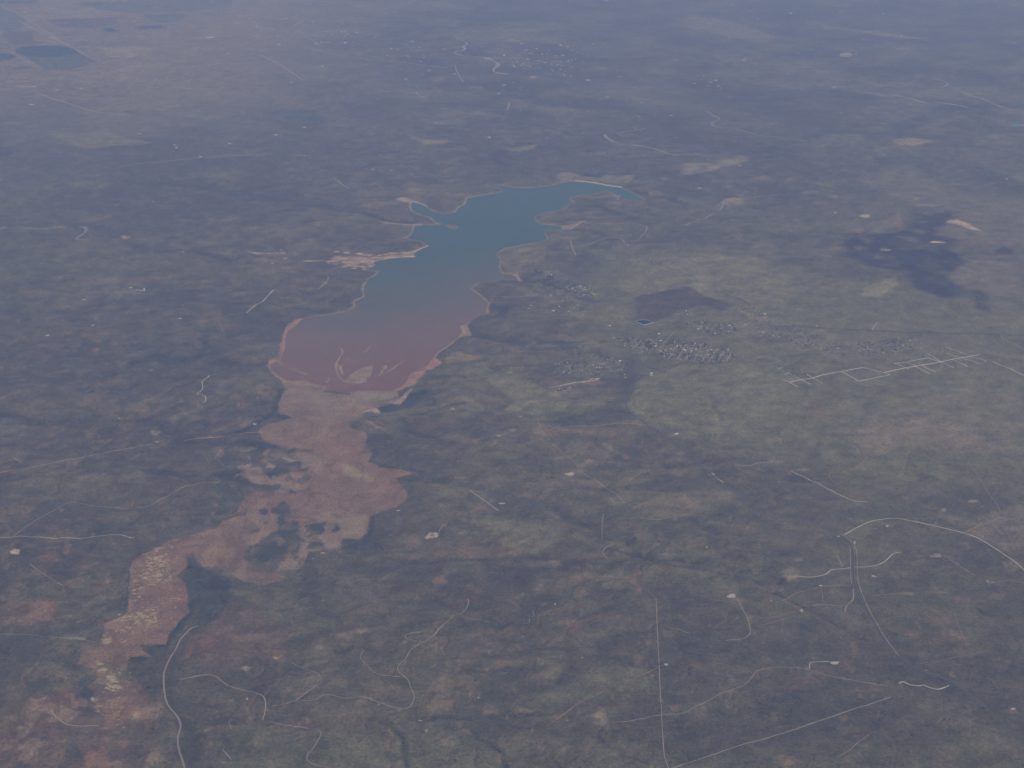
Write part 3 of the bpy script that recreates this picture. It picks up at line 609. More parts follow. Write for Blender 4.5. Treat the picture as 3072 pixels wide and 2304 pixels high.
gm = bpy.data.materials.new('prairie_ground'); gm.use_nodes = True
n = gm.node_tree.nodes; l = gm.node_tree.links; b = n['Principled BSDF']
b.inputs['Roughness'].default_value = 1.0; b.inputs['Specular IOR Level'].default_value = 0.05
at = n.new('ShaderNodeAttribute'); at.attribute_name = 'cover'
geo = n.new('ShaderNodeNewGeometry')
t1 = n.new('ShaderNodeTexNoise'); t1.inputs['Scale'].default_value = 0.028; t1.inputs['Detail'].default_value = 4; t1.inputs['Roughness'].default_value = .5
t2 = n.new('ShaderNodeTexNoise'); t2.inputs['Scale'].default_value = 0.0035; t2.inputs['Detail'].default_value = 6; t2.inputs['Roughness'].default_value = .6
for t_ in (t1, t2): l.new(geo.outputs['Position'], t_.inputs['Vector'])
ad = n.new('ShaderNodeMath'); ad.operation = 'ADD'; l.new(t1.outputs[0], ad.inputs[0]); l.new(t2.outputs[0], ad.inputs[1])
mr = n.new('ShaderNodeMapRange'); mr.inputs[1].default_value = .7; mr.inputs[2].default_value = 1.3; mr.inputs[3].default_value = .60; mr.inputs[4].default_value = 1.40
l.new(ad.outputs[0], mr.inputs[0])
vm = n.new('ShaderNodeVectorMath'); vm.operation = 'SCALE'; l.new(at.outputs['Color'], vm.inputs[0]); l.new(mr.outputs[0], vm.inputs['Scale'])
l.new(vm.outputs[0], b.inputs['Base Color'])

nr, nc = GX.shape
idx = np.arange(nr*nc, dtype=np.int32).reshape(nr, nc)
quads = np.stack([idx[:-1, :-1], idx[:-1, 1:], idx[1:, 1:], idx[1:, :-1]], -1).reshape(-1, 4)
ground = mesh_obj('ground', np.stack([gx, gy, gz], 1), quads, gm, smooth=True)
ca = ground.data.color_attributes.new('cover', 'FLOAT_COLOR', 'POINT')
ca.data.foreach_set('color', np.concatenate([col, np.ones((len(col), 1))], 1).astype(np.float32).ravel())
props(ground, 'dry scrub and prairie plain around the lake', kind='structure')

# ---------------------------------------------------------------- lake water
wm = bpy.data.materials.new('lake_water'); wm.use_nodes = True
n = wm.node_tree.nodes; l = wm.node_tree.links; b = n['Principled BSDF']
b.inputs['Roughness'].default_value = 0.35; b.inputs['Specular IOR Level'].default_value = 0.12
at = n.new('ShaderNodeAttribute'); at.attribute_name = 'silt'
tw = n.new('ShaderNodeTexNoise'); tw.inputs['Scale'].default_value = .004; tw.inputs['Detail'].default_value = 6
gw = n.new('ShaderNodeNewGeometry'); l.new(gw.outputs['Position'], tw.inputs['Vector'])
rw = n.new('ShaderNodeMapRange'); rw.inputs[3].default_value = .82; rw.inputs[4].default_value = 1.18; l.new(tw.outputs[0], rw.inputs[0])
vw = n.new('ShaderNodeVectorMath'); vw.operation = 'SCALE'; l.new(at.outputs['Color'], vw.inputs[0]); l.new(rw.outputs[0], vw.inputs['Scale'])
l.new(vw.outputs[0], b.inputs['Base Color'])
lx0, ly0 = lakeW.min(0)-30; lx1, ly1 = lakeW.max(0)+30
nx_, ny_ = 150, 420
ax = np.linspace(lx0, lx1, nx_); ay = np.geomspace(ly0, ly1, ny_)
AX, AY = np.meshgrid(ax, ay); ax_, ay_ = AX.ravel(), AY.ravel()
dq = seg_dist(ax_, ay_, lakeW, True)
iq = np.arange(nx_*ny_).reshape(ny_, nx_)
q = np.stack([iq[:-1, :-1], iq[:-1, 1:], iq[1:, 1:], iq[1:, :-1]], -1).reshape(-1, 4)
keep = dq[q].min(1) < 160
q = q[keep]; used, inv = np.unique(q.ravel(), return_inverse=True); q = inv.reshape(-1, 4)
wax, way = ax_[used], ay_[used]
lake = mesh_obj('lake_water', np.stack([wax, way, np.zeros(len(wax))], 1), q, wm)
s1 = p2w([(1100, 962)])[0, 1]; s2 = p2w([(1250, 832)])[0, 1]; s3 = p2w([(1300, 720)])[0, 1]; s0 = p2w([(1100, 1130)])[0, 1]
wob_ = 900*fbm(wax, way, 2500, 3, 41)+250*fbm(wax, way, 600, 3, 42) - 0.35*(wax+1500)
v = way+wob_
TEAL = np.array((.040,.080,.069)); MID = np.array((.095,.090,.064)); BRN = np.array((.160,.092,.066)); RED = np.array((.175,.078,.050))
wc = BRN+(RED-BRN)*(1-sstep(s0-300, s1-600, v))[:, None]
a1 = sstep(s1-700, s2-800, v)[:, None]; wc = wc*(1-a1)+MID*a1
a2 = sstep(s2-900, s3-300, v)[:, None]; wc = wc*(1-a2)+TEAL*a2
wc = wc*(1+.05*fbm(wax, way, 700, 3, 43))[:, None]
ca = lake.data.color_attributes.new('silt', 'FLOAT_COLOR', 'POINT')
ca.data.foreach_set('color', np.concatenate([wc, np.ones((len(wc), 1))], 1).astype(np.float32).ravel())
props(lake, 'long lake, blue-green water turning silty red at the near end', kind='structure')

rm = mat('river_water', (.26,.195,.165), .5, .15, .12, .01)
pm = mat('pond_water', (.006,.022,.035), .3, .05)
def resample(P, step):
    P = np.asarray(P); out = [P[0]]
    for a, b_ in zip(P[:-1], P[1:]):
        k = max(1, int(np.hypot(*(b_-a))/step))
        for i in range(1, k+1): out.append(a+(b_-a)*i/k)
    return np.array(out)
def smooth_line(P, it=2):
    P = np.asarray(P)
    for _ in range(it):
        Q = [P[0]]
        for a, b_ in zip(P[:-1], P[1:]): Q += [a*.75+b_*.25, a*.25+b_*.75]
        Q.append(P[-1]); P = np.array(Q)
    return P
def strip(name, pts, hw, m, lift=1.5, curve=True, world=False, vary=0.0, flat=None, cross=3):
    P = np.asarray(pts) if world else W(pts)
    if curve and len(P) > 2: P = smooth_line(P)
    P = resample(P, 35)
    t_ = np.gradient(P, axis=0); t_ /= np.maximum(np.hypot(t_[:, 0], t_[:, 1]), 1e-6)[:, None]
    nn = np.stack([-t_[:, 1], t_[:, 0]], 1)
    hwv = np.full(len(P), float(hw))
    if vary: hwv = hwv*(1+vary*fbm(P[:, 0], P[:, 1], 300, 3, 55))
    if vary: P = P+nn*(hw*vary*.5*fbm(P[:, 0], P[:, 1], 500, 2, 56))[:, None]
    rows = []
    for k in range(cross):
        o_ = (k/(cross-1)*2-1)
        Q = P+nn*(hwv*o_)[:, None]
        z = (hs(Q[:, 0], Q[:, 1])+lift+1.3) if flat is None else np.full(len(Q), flat)
        rows.append(np.column_stack([Q, z]))
    V = np.concatenate(rows); N = len(P)
    fs = np.array([[k*N+i, k*N+i+1, (k+1)*N+i+1, (k+1)*N+i] for k in range(cross-1) for i in range(N-1)])
    fs = fs[:, ::-1]
    return mesh_obj(name, V, fs, m)

river = strip('river', p2w(RIVER), 10, rm, world=True, flat=1.2, vary=.3)
props(river, 'pale muddy river winding along the bottom left', kind='structure')

# ---------------------------------------------------------------- roads and tracks
M_cal = mat('caliche_gravel', (.46,.40,.345), .95, .05, .35, .006)
M_dirt = mat('dirt_track', (.30,.225,.19), .95, .05, .45, .0045)
M_red = mat('red_dirt_track', (.26,.155,.125), .95, .05, .75, .0045)
M_olv = mat('grassy_track', (.255,.235,.175), .95, .05, .4, .0045)
M_asp = mat('asphalt', (.048,.048,.052), .9, .15, .1, .05)
M_ver = mat('road_verge', (.125,.115,.09), .95, .05, .2, .02)
M_wash = mat('sandy_wash', (.225,.19,.155), .95, .05, .5, .002)
HWY = (T(1,1,[(2110,520),(2060,570),(2010,640),(1950,720),(1920,780),(1880,860),(1850,920),(1840,960),(1860,1000),(1900,1040),(1960,1080),(2010,1110),(2080,1150),(2150,1200)])
 + T(2,1,[(0,1250),(60,1310),(130,1370),(200,1430),(260,1480),(330,1530),(420,1590),(500,1625),(570,1655)])
 + T(2,2,[(780,50),(900,90),(980,130),(1050,175),(1090,215),(1105,270),(1105,340),(1105,420),(1115,480),(1150,560),(1200,650),(1250,740),(1300,820),(1360,890),(1420,945),
  (1500,1000),(1580,1035),(1680,1075),(1760,1105),(1850,1170),(1920,1235),(2010,1310),(2100,1395),(2212,1475),(2330,1570)]))
hw = W(HWY)
props(strip('highway_verge', hw, 20, M_ver, 1.2, world=True), 'grassy verge on both sides of the highway', kind='structure')
props(strip('highway', hw, 9, M_asp, 1.8, world=True), 'dark highway from the town curving to the lower right', kind='structure')
VER2 = T(2,2,[(1085,215),(1086,300),(1090,420),(1095,470)]); VER3 = T(2,2,[(1060,160),(1108,200),(1132,260),(1130,420),(1150,500),(1220,660),(1300,800),(1400,935)])
for p_ in (VER2, VER3): props(strip('frontage_track', p_, 4.5, M_dirt, 2.2), 'pale frontage track beside the highway', kind='structure')
EW = T(2,1,[(560,452),(720,460),(900,468),(1100,478),(1300,488),(1500,498),(1700,500),(1900,505),(2100,510),(2300,514)])
props(strip('highway', EW, 16, M_asp, 1.9), 'dark straight highway running right from the town', kind='structure')
M_cal2 = mat('white_caliche', (.48,.43,.36), .95, .05, .2, .01)
ROADS = [
 (T(2,2,[(1045,148),(1110,112),(1150,90),(1205,65),(1290,48),(1385,40),(1470,58),(1560,75),(1640,93),(1815,135),(1880,155),(1940,182),(2010,228),(2090,280),(2150,320),(2190,355),(2230,400)]), 8, M_cal),
 (T(2,2,[(680,425),(740,415),(820,425),(900,415),(945,395),(950,378),(1020,370),(1092,362)]), 7.5, M_cal),
 (T(2,2,[(1118,358),(1240,352),(1300,330),(1335,300),(1358,270),(1420,260)]), 7, M_cal),
 (T(2,2,[(645,575),(720,530),(800,510),(880,490),(940,478),(1092,475)]), 5, M_dirt),
 (T(2,2,[(1050,650),(1060,605),(1110,570),(1105,500)]), 7, M_dirt),(T(2,2,[(840,605),(940,600),(1040,612)]), 6, M_dirt),
 (T(2,2,[(350,565),(390,630),(425,700),(440,760),(435,800),(375,828),(280,835)]), 5.5, M_dirt),
 (T(1,2,[(1750,1365),(1850,1360),(1950,1340),(2060,1315),(2212,1308),(2252,1290),(2307,1255),(2362,1235),(2447,1180),(2542,1150),(2612,1125),(2652,1085),(2682,1040),(2712,1022),(2812,1008),(2912,1005),(3032,1020),(3112,1050),(3242,1080),(3362,1100),(3472,1120),(3542,1130)]), 4.6, M_dirt),
 (T(2,2,[(822,1018),(822,985),(835,972),(945,970)]), 5.5, M_cal),
 (T(2,2,[(-120,1680),(0,1640),(200,1570),(500,1480),(700,1420),(900,1350),(1100,1280),(1350,1200)]), 7.5, M_olv),
 (T(1,2,[(2040,560),(2045,700),(2055,900),(2060,1000),(2065,1150),(2075,1300),(2085,1500),(2095,1600),(2125,1670)]), 4.5, M_dirt),
 (T(1,2,[(1480,490),(1560,440),(1680,415),(1800,425),(1900,465),(2000,520),(2035,560)]), 4, M_red),
 (T(1,2,[(2085,993),(2050,1005),(2000,1035),(1930,1065),(1855,1095)]), 4, M_red),
 (T(1,2,[(1315,1395),(1400,1340),(1460,1300),(1530,1240),(1600,1210),(1700,1160)]), 5.5, M_red),
 (T(0,2,[(1760,1258),(1850,1245),(1915,1220),(2030,1225),(2080,1190),(2140,1180),(2212,1208),(2332,1198),(2392,1205),(2462,1238),(2542,1265),(2612,1277),(2657,1268),(2672,1240),(2692,1195),(2662,1150),(2657,1110),(2632,1075),(2587,1045),(2572,1010),(2592,985),(2632,955),(2652,900),(2692,870),(2772,830),(2812,800),(2852,750),(2902,710),(2927,672),(2977,665),(3022,630),(3037,590),(3032,565)]), 5.2, M_olv),
 (T(1,2,[(765,665),(820,690),(900,700),(960,718)]), 4.5, M_olv),
 (T(1,2,[(535,848),(440,828),(413,818),(415,798),(450,785),(512,780)]), 5, M_olv),
 (T(1,2,[(375,1068),(300,1065),(210,1048),(160,990),(115,945),(145,900)]), 4.5, M_dirt),
 (T(0,2,[(1915,1220),(1980,1175),(2040,1130),(2090,1105),(2070,1050),(1960,1010),(1890,975)]), 4.5, M_dirt),
 (T(0,2,[(1165,1085),(1230,1075),(1290,1060),(1360,1055)]), 9, M_olv),
 (T(0,2,[(1360,1055),(1400,1065),(1440,1100),(1500,1140),(1600,1160),(1680,1180),(1722,1210),(1720,1290),(1700,1350)]), 6, M_dirt),
 (T(0,2,[(1745,1360),(1850,1385),(1950,1395),(2040,1405),(2080,1420),(2080,1450),(2040,1520),(1980,1585),(2000,1625),(2060,1645),(2160,1665)]), 5.5, M_dirt),
 (T(0,2,[(-40,170),(90,160),(160,158),(280,168),(440,165),(530,173),(620,158),(730,147),(800,150),(850,168)]), 5.5, M_cal),
 (T(0,2,[(90,158),(150,110),(220,60),(330,0),(360,-14),(430,-59),(500,-64),(620,-34),(750,-27),(850,-19),(960,-29),(1040,-79),(1120,-124),(1200,-169),(1290,-187),(1430,-189)]), 5.5, M_dirt),
 (T(0,2,[(190,335),(240,375),(300,410),(370,460),(410,478)]), 5, M_dirt),
 (T(0,2,[(-30,792),(100,792),(200,795),(350,812),(430,822),(560,830),(610,845)]), 4, M_olv),
 (T(0,1,[(-30,1410),(100,1392),(200,1375),(300,1350),(430,1320),(600,1290),(750,1260),(850,1245),(980,1220)]), 8, M_dirt),
 (T(0,1,[(1195,1200),(1360,1180),(1450,1170),(1560,1150),(1700,1140)]), 8, M_dirt),
 (T(0,1,[(1358,775),(1330,800),(1305,818),(1318,858),(1290,885),(1270,897),(1335,905),(1332,948),(1310,948)]), 7.5, M_cal),
 (T(0,1,[(1770,222),(1730,265),(1700,300),(1640,330),(1600,368)]), 9, M_cal),(T(0,1,[(2130,140),(2110,180),(2060,215)]), 8, M_dirt),
 (T(0,1,[(1220,430),(1300,420),(1420,425),(1440,460),(1445,490)]), 5, M_dirt),(T(0,1,[(1600,368),(1500,380),(1300,420)]), 5, M_dirt),
 (T(0,1,[(880,220),(935,225),(935,208)]), 14, M_cal),(T(0,1,[(90,1310),(150,1345)]), 7, M_dirt),
 (T(2,1,[(695,818),(1025,750),(1165,723)]), 12, M_cal),(T(2,1,[(1165,723),(1300,755)]), 10, M_cal),(T(2,1,[(1300,755),(1925,640)]), 14, M_cal),
 (T(2,1,[(1030,750),(1140,812),(1345,770),(1300,755)]), 10, M_cal),(T(2,1,[(1370,700),(1590,660),(1680,690)]), 10, M_cal),
 (T(2,1,[(650,800),(745,848)]), 8, M_cal),(T(2,1,[(740,790),(830,833)]), 9, M_cal),(T(2,1,[(805,768),(905,825)]), 8, M_cal),
 (T(2,1,[(1390,700),(1470,735)]), 8, M_cal),(T(2,1,[(1440,690),(1510,712)]), 8, M_cal),
 (T(2,1,[(1590,635),(1680,690),(1760,728)]), 8, M_cal),(T(2,1,[(1710,630),(1800,660),(1925,700)]), 8, M_cal),(T(2,1,[(1705,590),(1850,640),(1970,685)]), 8, M_cal),
 (T(2,1,[(1740,670),(1850,718)]), 8, M_cal),(T(2,1,[(1500,710),(1600,765)]), 8, M_cal),(T(2,1,[(1550,710),(1640,755)]), 8, M_cal),(T(2,1,[(1480,735),(1550,775)]), 6, M_dirt),
 (T(2,1,[(2010,685),(2080,715),(2240,788)]), 10, M_cal),(T(2,1,[(2065,515),(2070,535),(2110,555),(2240,612)]), 9, M_dirt),
 (T(2,1,[(1230,480),(1240,455),(1265,432)]), 12, M_dirt),
 (T(2,1,[(700,1395),(820,1450),(950,1515),(1050,1565),(1120,1592),(1200,1595)]), 6, M_cal),
 (T(2,1,[(1720,1155),(1740,1200),(1800,1270),(1890,1390),(1940,1470),(1990,1550),(2040,1610),(2065,1670)]), 6, M_red),
 (T(2,2,[(1820,135),(1900,100),(1980,70),(2080,25),(2230,82)]), 5, M_dirt),(T(2,2,[(1630,90),(1660,20),(1670,0)]), 4.5, M_red),
 (T(2,1,[(1000,1480),(960,1450),(945,1420),(970,1395)]), 6, M_red),(T(2,1,[(1000,1390),(1120,1390),(1160,1340),(1200,1300)]), 6, M_red),
 (T(2,1,[(360,1355),(440,1362),(480,1340),(580,1335)]), 7, M_dirt),(T(2,1,[(60,985),(130,945),(180,920)]), 6, M_red),(T(2,1,[(200,1430),(260,1468)]), 7, M_cal),
 (T(2,2,[(1620,270),(1660,285),(1720,290),(1760,332),(1900,415)]), 4.5, M_dirt),(T(2,2,[(1940,168),(2000,185),(2080,213),(2140,205)]), 4.5, M_dirt),
 (T(2,2,[(1970,445),(1985,465),(2030,457),(1970,445)]), 5, M_cal),(T(2,2,[(2030,457),(2120,440),(2230,465)]), 4, M_dirt),
 (T(2,2,[(1760,650),(1770,700),(1800,770),(1840,850)]), 4, M_red),(T(2,2,[(410,680),(560,690),(660,660),(780,640)]), 4, M_red),(T(2,2,[(640,780),(650,700),(660,685)]), 3.5, M_red),
 (T(2,2,[(480,745),(600,712),(660,690)]), 3.5, M_red),(T(2,2,[(900,490),(910,590)]), 3.5, M_red),(T(2,2,[(1000,280),(1020,320),(1035,358)]), 5, M_dirt),(T(2,2,[(1250,1115),(1150,1100),(1040,1080)]), 4, M_red),
 (T(2,2,[(1010,1590),(1080,1545),(1210,1440)]), 5, M_red),(T(2,2,[(1230,545),(1330,535),(1500,520)]), 4, M_dirt),(T(2,2,[(1270,550),(1560,650),(1720,770)]), 3.5, M_red),
 (T(2,2,[(1530,985),(1680,960),(1860,925),(1960,900)]), 4, M_red),(T(1,2,[(1750,48),(1900,45),(1925,25),(1965,50),(2080,50),(2150,25),(2262,20)]), 5, M_dirt),
 (T(1,1,[(1345,857),(1450,835),(1560,818),(1670,795)]), 9, M_cal),(T(1,1,[(1270,1050),(1290,1130),(1340,1180),(1370,1220),(1450,1290),(1520,1340),(1550,1420)]), 3.5, M_dirt),
 (T(1,1,[(1560,1400),(1640,1450),(1700,1490),(1830,1590),(1900,1640)]), 5, M_dirt),(T(1,1,[(740,1010),(770,985),(880,955),(1060,925)]), 6, M_red),
 (T(1,1,[(190,1052),(350,1040),(560,1003)]), 7, M_dirt),(T(1,1,[(1300,1535),(1350,1515),(1470,1505)]), 6, M_red),(T(1,1,[(830,1520),(950,1600),(1020,1650)]), 14, M_olv),
 (T(1,1,[(1160,745),(1180,715),(1150,712)]), 8, M_olv),(T(1,1,[(960,262),(1100,268),(1280,250)]), 9, M_dirt),(T(1,1,[(1080,610),(1200,620),(1330,618)]), 7, M_dirt),(T(1,1,[(1200,590),(1260,560)]), 7, M_dirt),
 (T(1,1,[(1360,1115),(1480,1105),(1640,1100),(1830,1080),(2000,1100)]), 7, M_dirt),(T(1,0,[(1485,1555),(1490,1590),(1520,1659)]), 11, M_dirt),
 (T(1,0,[(1600,1590),(1700,1540),(1800,1530),(1860,1600)]), 10, M_dirt),(T(1,0,[(1700,1450),(1840,1445),(1980,1460),(1980,1500),(1900,1560)]), 10, M_dirt),
 (T(1,2,[(1700,10),(1690,60),(1690,180)]), 4, M_dirt),(T(0,2,[(1480,1360),(1500,1410)]), 4, M_dirt),(T(0,2,[(1440,1540),(1500,1605)]), 5, M_dirt),(T(0,2,[(330,1290),(380,1350),(460,1390),(640,1385)]), 8, M_dirt),
 (T(1,2,[(80,490),(40,470),(100,440),(250,432)]), 3.5, M_olv),(T(1,2,[(620,170),(640,110),(680,80)]), 4, M_dirt),(T(1,2,[(1180,722),(1218,722),(1220,690)]), 4, M_olv),
 (T(1,2,[(1240,640),(1250,670),(1235,680)]), 5, M_olv),(T(1,2,[(1690,185),(1750,200),(1765,210),(1700,235),(1690,270),(1720,300)]), 7, M_dirt),(T(1,2,[(2120,750),(2200,765),(2260,790)]), 4, M_olv),
 (T(0,0,[(235,598),(310,630),(430,665),(500,690),(600,722),(680,732)]), 22, M_dirt),(T(0,0,[(760,1080),(900,1060),(1040,1050),(1200,1030),(1400,1015),(1720,1005)]), 14, M_dirt),
 (T(0,0,[(1680,350),(1780,400),(1920,490),(1965,522)]), 20, M_dirt),(T(0,0,[(1960,300),(2212,365),(2900,440)]), 22, M_dirt),(T(0,0,[(1900,170),(2000,115)]), 24, M_dirt),(T(0,0,[(1930,200),(2080,300)]), 18, M_dirt),
 (T(0,0,[(120,135),(200,180),(410,278)]), 22, M_dirt),(T(1,0,[(740,420),(745,460),(770,500),(790,535)]), 18, M_wash),(T(1,0,[(410,600),(480,600),(540,635)]), 20, M_dirt),
 (T(2,0,[(380,1290),(480,1275),(640,1262)]), 14, M_dirt),(T(1,0,[(1780,865),(1900,845),(1980,830)]), 16, M_dirt),(T(2,0,[(20,1459),(150,1410),(240,1370),(270,1310)]), 12, M_dirt),
 (C1([(920,120),(1010,190),(1100,240)]), 16, M_olv),(C1([(860,1210),(870,1240),(820,1290),(750,1350)]), 8, M_olv),
]
for a_, b_ in [((1370,800),(1280,940)),((1450,800),(1370,930)),((1540,780),(1440,950)),((1610,790),(1520,960)),((1680,820),(1600,960)),((1740,840),(1660,970)),((1810,870),(1750,960)),((1870,890),(1830,960)),((1340,680),(1230,800)),((1000,790),(930,850))]:
    ROADS.append((C5([a_, b_]), 8, M_dirt))
ROADS += [(C5([(470,1165),(560,1125),(640,1120)]), 7, M_cal),(C5([(700,1010),(740,1050),(800,1060)]), 7, M_dirt),(C5([(260,1075),(500,1025),(720,1010)]), 7, M_dirt),
 (C5([(1400,870),(1600,920),(1860,960)]), 7, M_olv),(C5([(840,530),(850,570),(980,620),(1100,640),(1220,610)]), 7, M_olv)]
LB = {M_cal.name: 'pale gravel road across the scrub', M_cal2.name: 'white gravel street right of the town', M_dirt.name: 'tan dirt track across the scrub', M_red.name: 'faint reddish dirt track across the scrub',
      M_olv.name: 'pale grassy track across the scrub', M_wash.name: 'sandy dry wash on the far plain'}
for p_, hw_, m_ in ROADS:
    if m_ is M_cal and p_[0][0] > 2300 and 1000 < p_[0][1] < 1150: m_ = M_cal2
    props(strip({'caliche_gravel':'gravel_road','white_caliche':'gravel_road','dirt_track':'dirt_track','red_dirt_track':'dirt_track','grassy_track':'track','sandy_wash':'dry_wash'}[m_.name], p_, hw_, m_, 1.5+random.random()*.6, curve=(len(p_) > 3 and not (m_ is M_cal2)), vary=.15), LB[m_.name], kind='structure')
for p_, hw_ in [(C5([(1160,25),(1300,80),(1430,130),(1560,200)]), 12),(T(2,1,[(200,215),(320,265),(440,322)]), 12),(C5([(1075,1010),(1180,1040),(1260,1065)]), 14),(C5([(1190,930),(1120,1010)]), 8)]:
    props(strip('side_road', p_, hw_, M_asp, 1.4), 'dark narrow side road near the town', kind='structure')
props(strip('gravel_road', T(2,2,[(1400,1112),(1425,1100),(1440,1105),(1470,1120),(1535,1130),(1560,1118),(1600,1140),(1650,1152),(1690,1140),(1725,1125)]), 8.5, mat('white_wash_sand', (.44,.37,.32), .95, .05, .3, .02), 1.6, vary=.9), 'white sandy wash above the diagonal line at lower right', kind='structure')
# far river beds
for nm, p_, hw_ in [('dry_river', T(1,0,[(740,245),(790,265),(822,284),(782,300),(812,325),(715,337),(800,365),(880,370),(950,375)]), 42),
  ('dry_river', T(1,0,[(940,373),(1000,400),(1025,412),(1000,435),(985,463),(1020,475),(1080,479)]), 85),
  ('dry_river', T(1,0,[(1705,870),(1725,900),(1800,935),(1900,940),(2000,955),(2080,985),(2190,1010)]), 38),
  ('dry_river', T(2,0,[(155,720),(200,750),(248,770),(180,800),(210,825),(340,830),(380,850),(440,860),(500,880),(600,885),(720,905),(800,915)]), 30),
  ('dry_river', T(2,0,[(1110,590),(1290,615)]), 50),('dry_river', T(2,0,[(1345,615),(1450,630),(1520,655),(1590,672)]), 60),('dry_river', T(2,0,[(1645,666),(1720,672),(1800,685),(1850,697)]), 50),
  ('dry_river', T(2,0,[(1830,605),(1900,630),(1960,645),(1990,667),(2060,690),(2130,715)]), 40),('dry_river', T(2,0,[(1690,562),(1725,545),(1700,525),(1620,510)]), 32),
  ('dry_river', T(0,0,[(-30,1490),(40,1475)]), 32),('dry_river', T(0,0,[(170,1478),(300,1485),(350,1475),(400,1470)]), 26),('dry_river', T(0,0,[(510,1470),(560,1475),(555,1505),(510,1535),(485,1555),(585,1557)]), 40),
  ('dry_river', T(1,0,[(1090,665),(1085,690),(1075,712)]), 26)]:
    props(strip(nm, p_, hw_*.85, M_wash, 3.0, vary=.9), 'pale sandy river bed winding over the far plain', kind='structure')

# ---------------------------------------------------------------- well pads and bare caliche patches
def disc_poly(cx, cy, rx, ry, irr=.25, n_=14):
    return [(cx+rx*math.cos(2*math.pi*k/n_)*random.uniform(1-irr, 1+irr*.6), cy+ry*math.sin(2*math.pi*k/n_)*random.uniform(1-irr, 1+irr*.6)) for k in range(n_)]
def patch(name, W_, m, lift=2.0, label='pale bare well pad in the scrub', kind='structure'):
    P = np.asarray(W_); c = P.mean(0)
    V = [np.append(c, 0)]; fs = []
    n_ = len(P)
    for r_ in (.5, 1.):
        for p_ in P: V.append(np.append(c+(p_-c)*r_, 0))
    V = np.array(V); V[:, 2] = hs(V[:, 0], V[:, 1])+lift
    for k in range(n_):
        k2 = (k+1) % n_
        fs.append((0, 1+k, 1+k2)); fs.append((1+k, 1+n_+k, 1+n_+k2, 1+k2))
    a = P[:, 0]@np.roll(P[:, 1], -1)-P[:, 1]@np.roll(P[:, 0], -1)
    if a < 0: fs = [f[::-1] for f in fs]
    o = mesh_obj(name, V, fs, m); return props(o, label, kind=kind)
M_pad = mat('well_pad', (.40,.345,.28), .95, .05, .12, .03)
M_pad2 = mat('well_pad_dull', (.19,.165,.14), .95, .05, .15, .03)
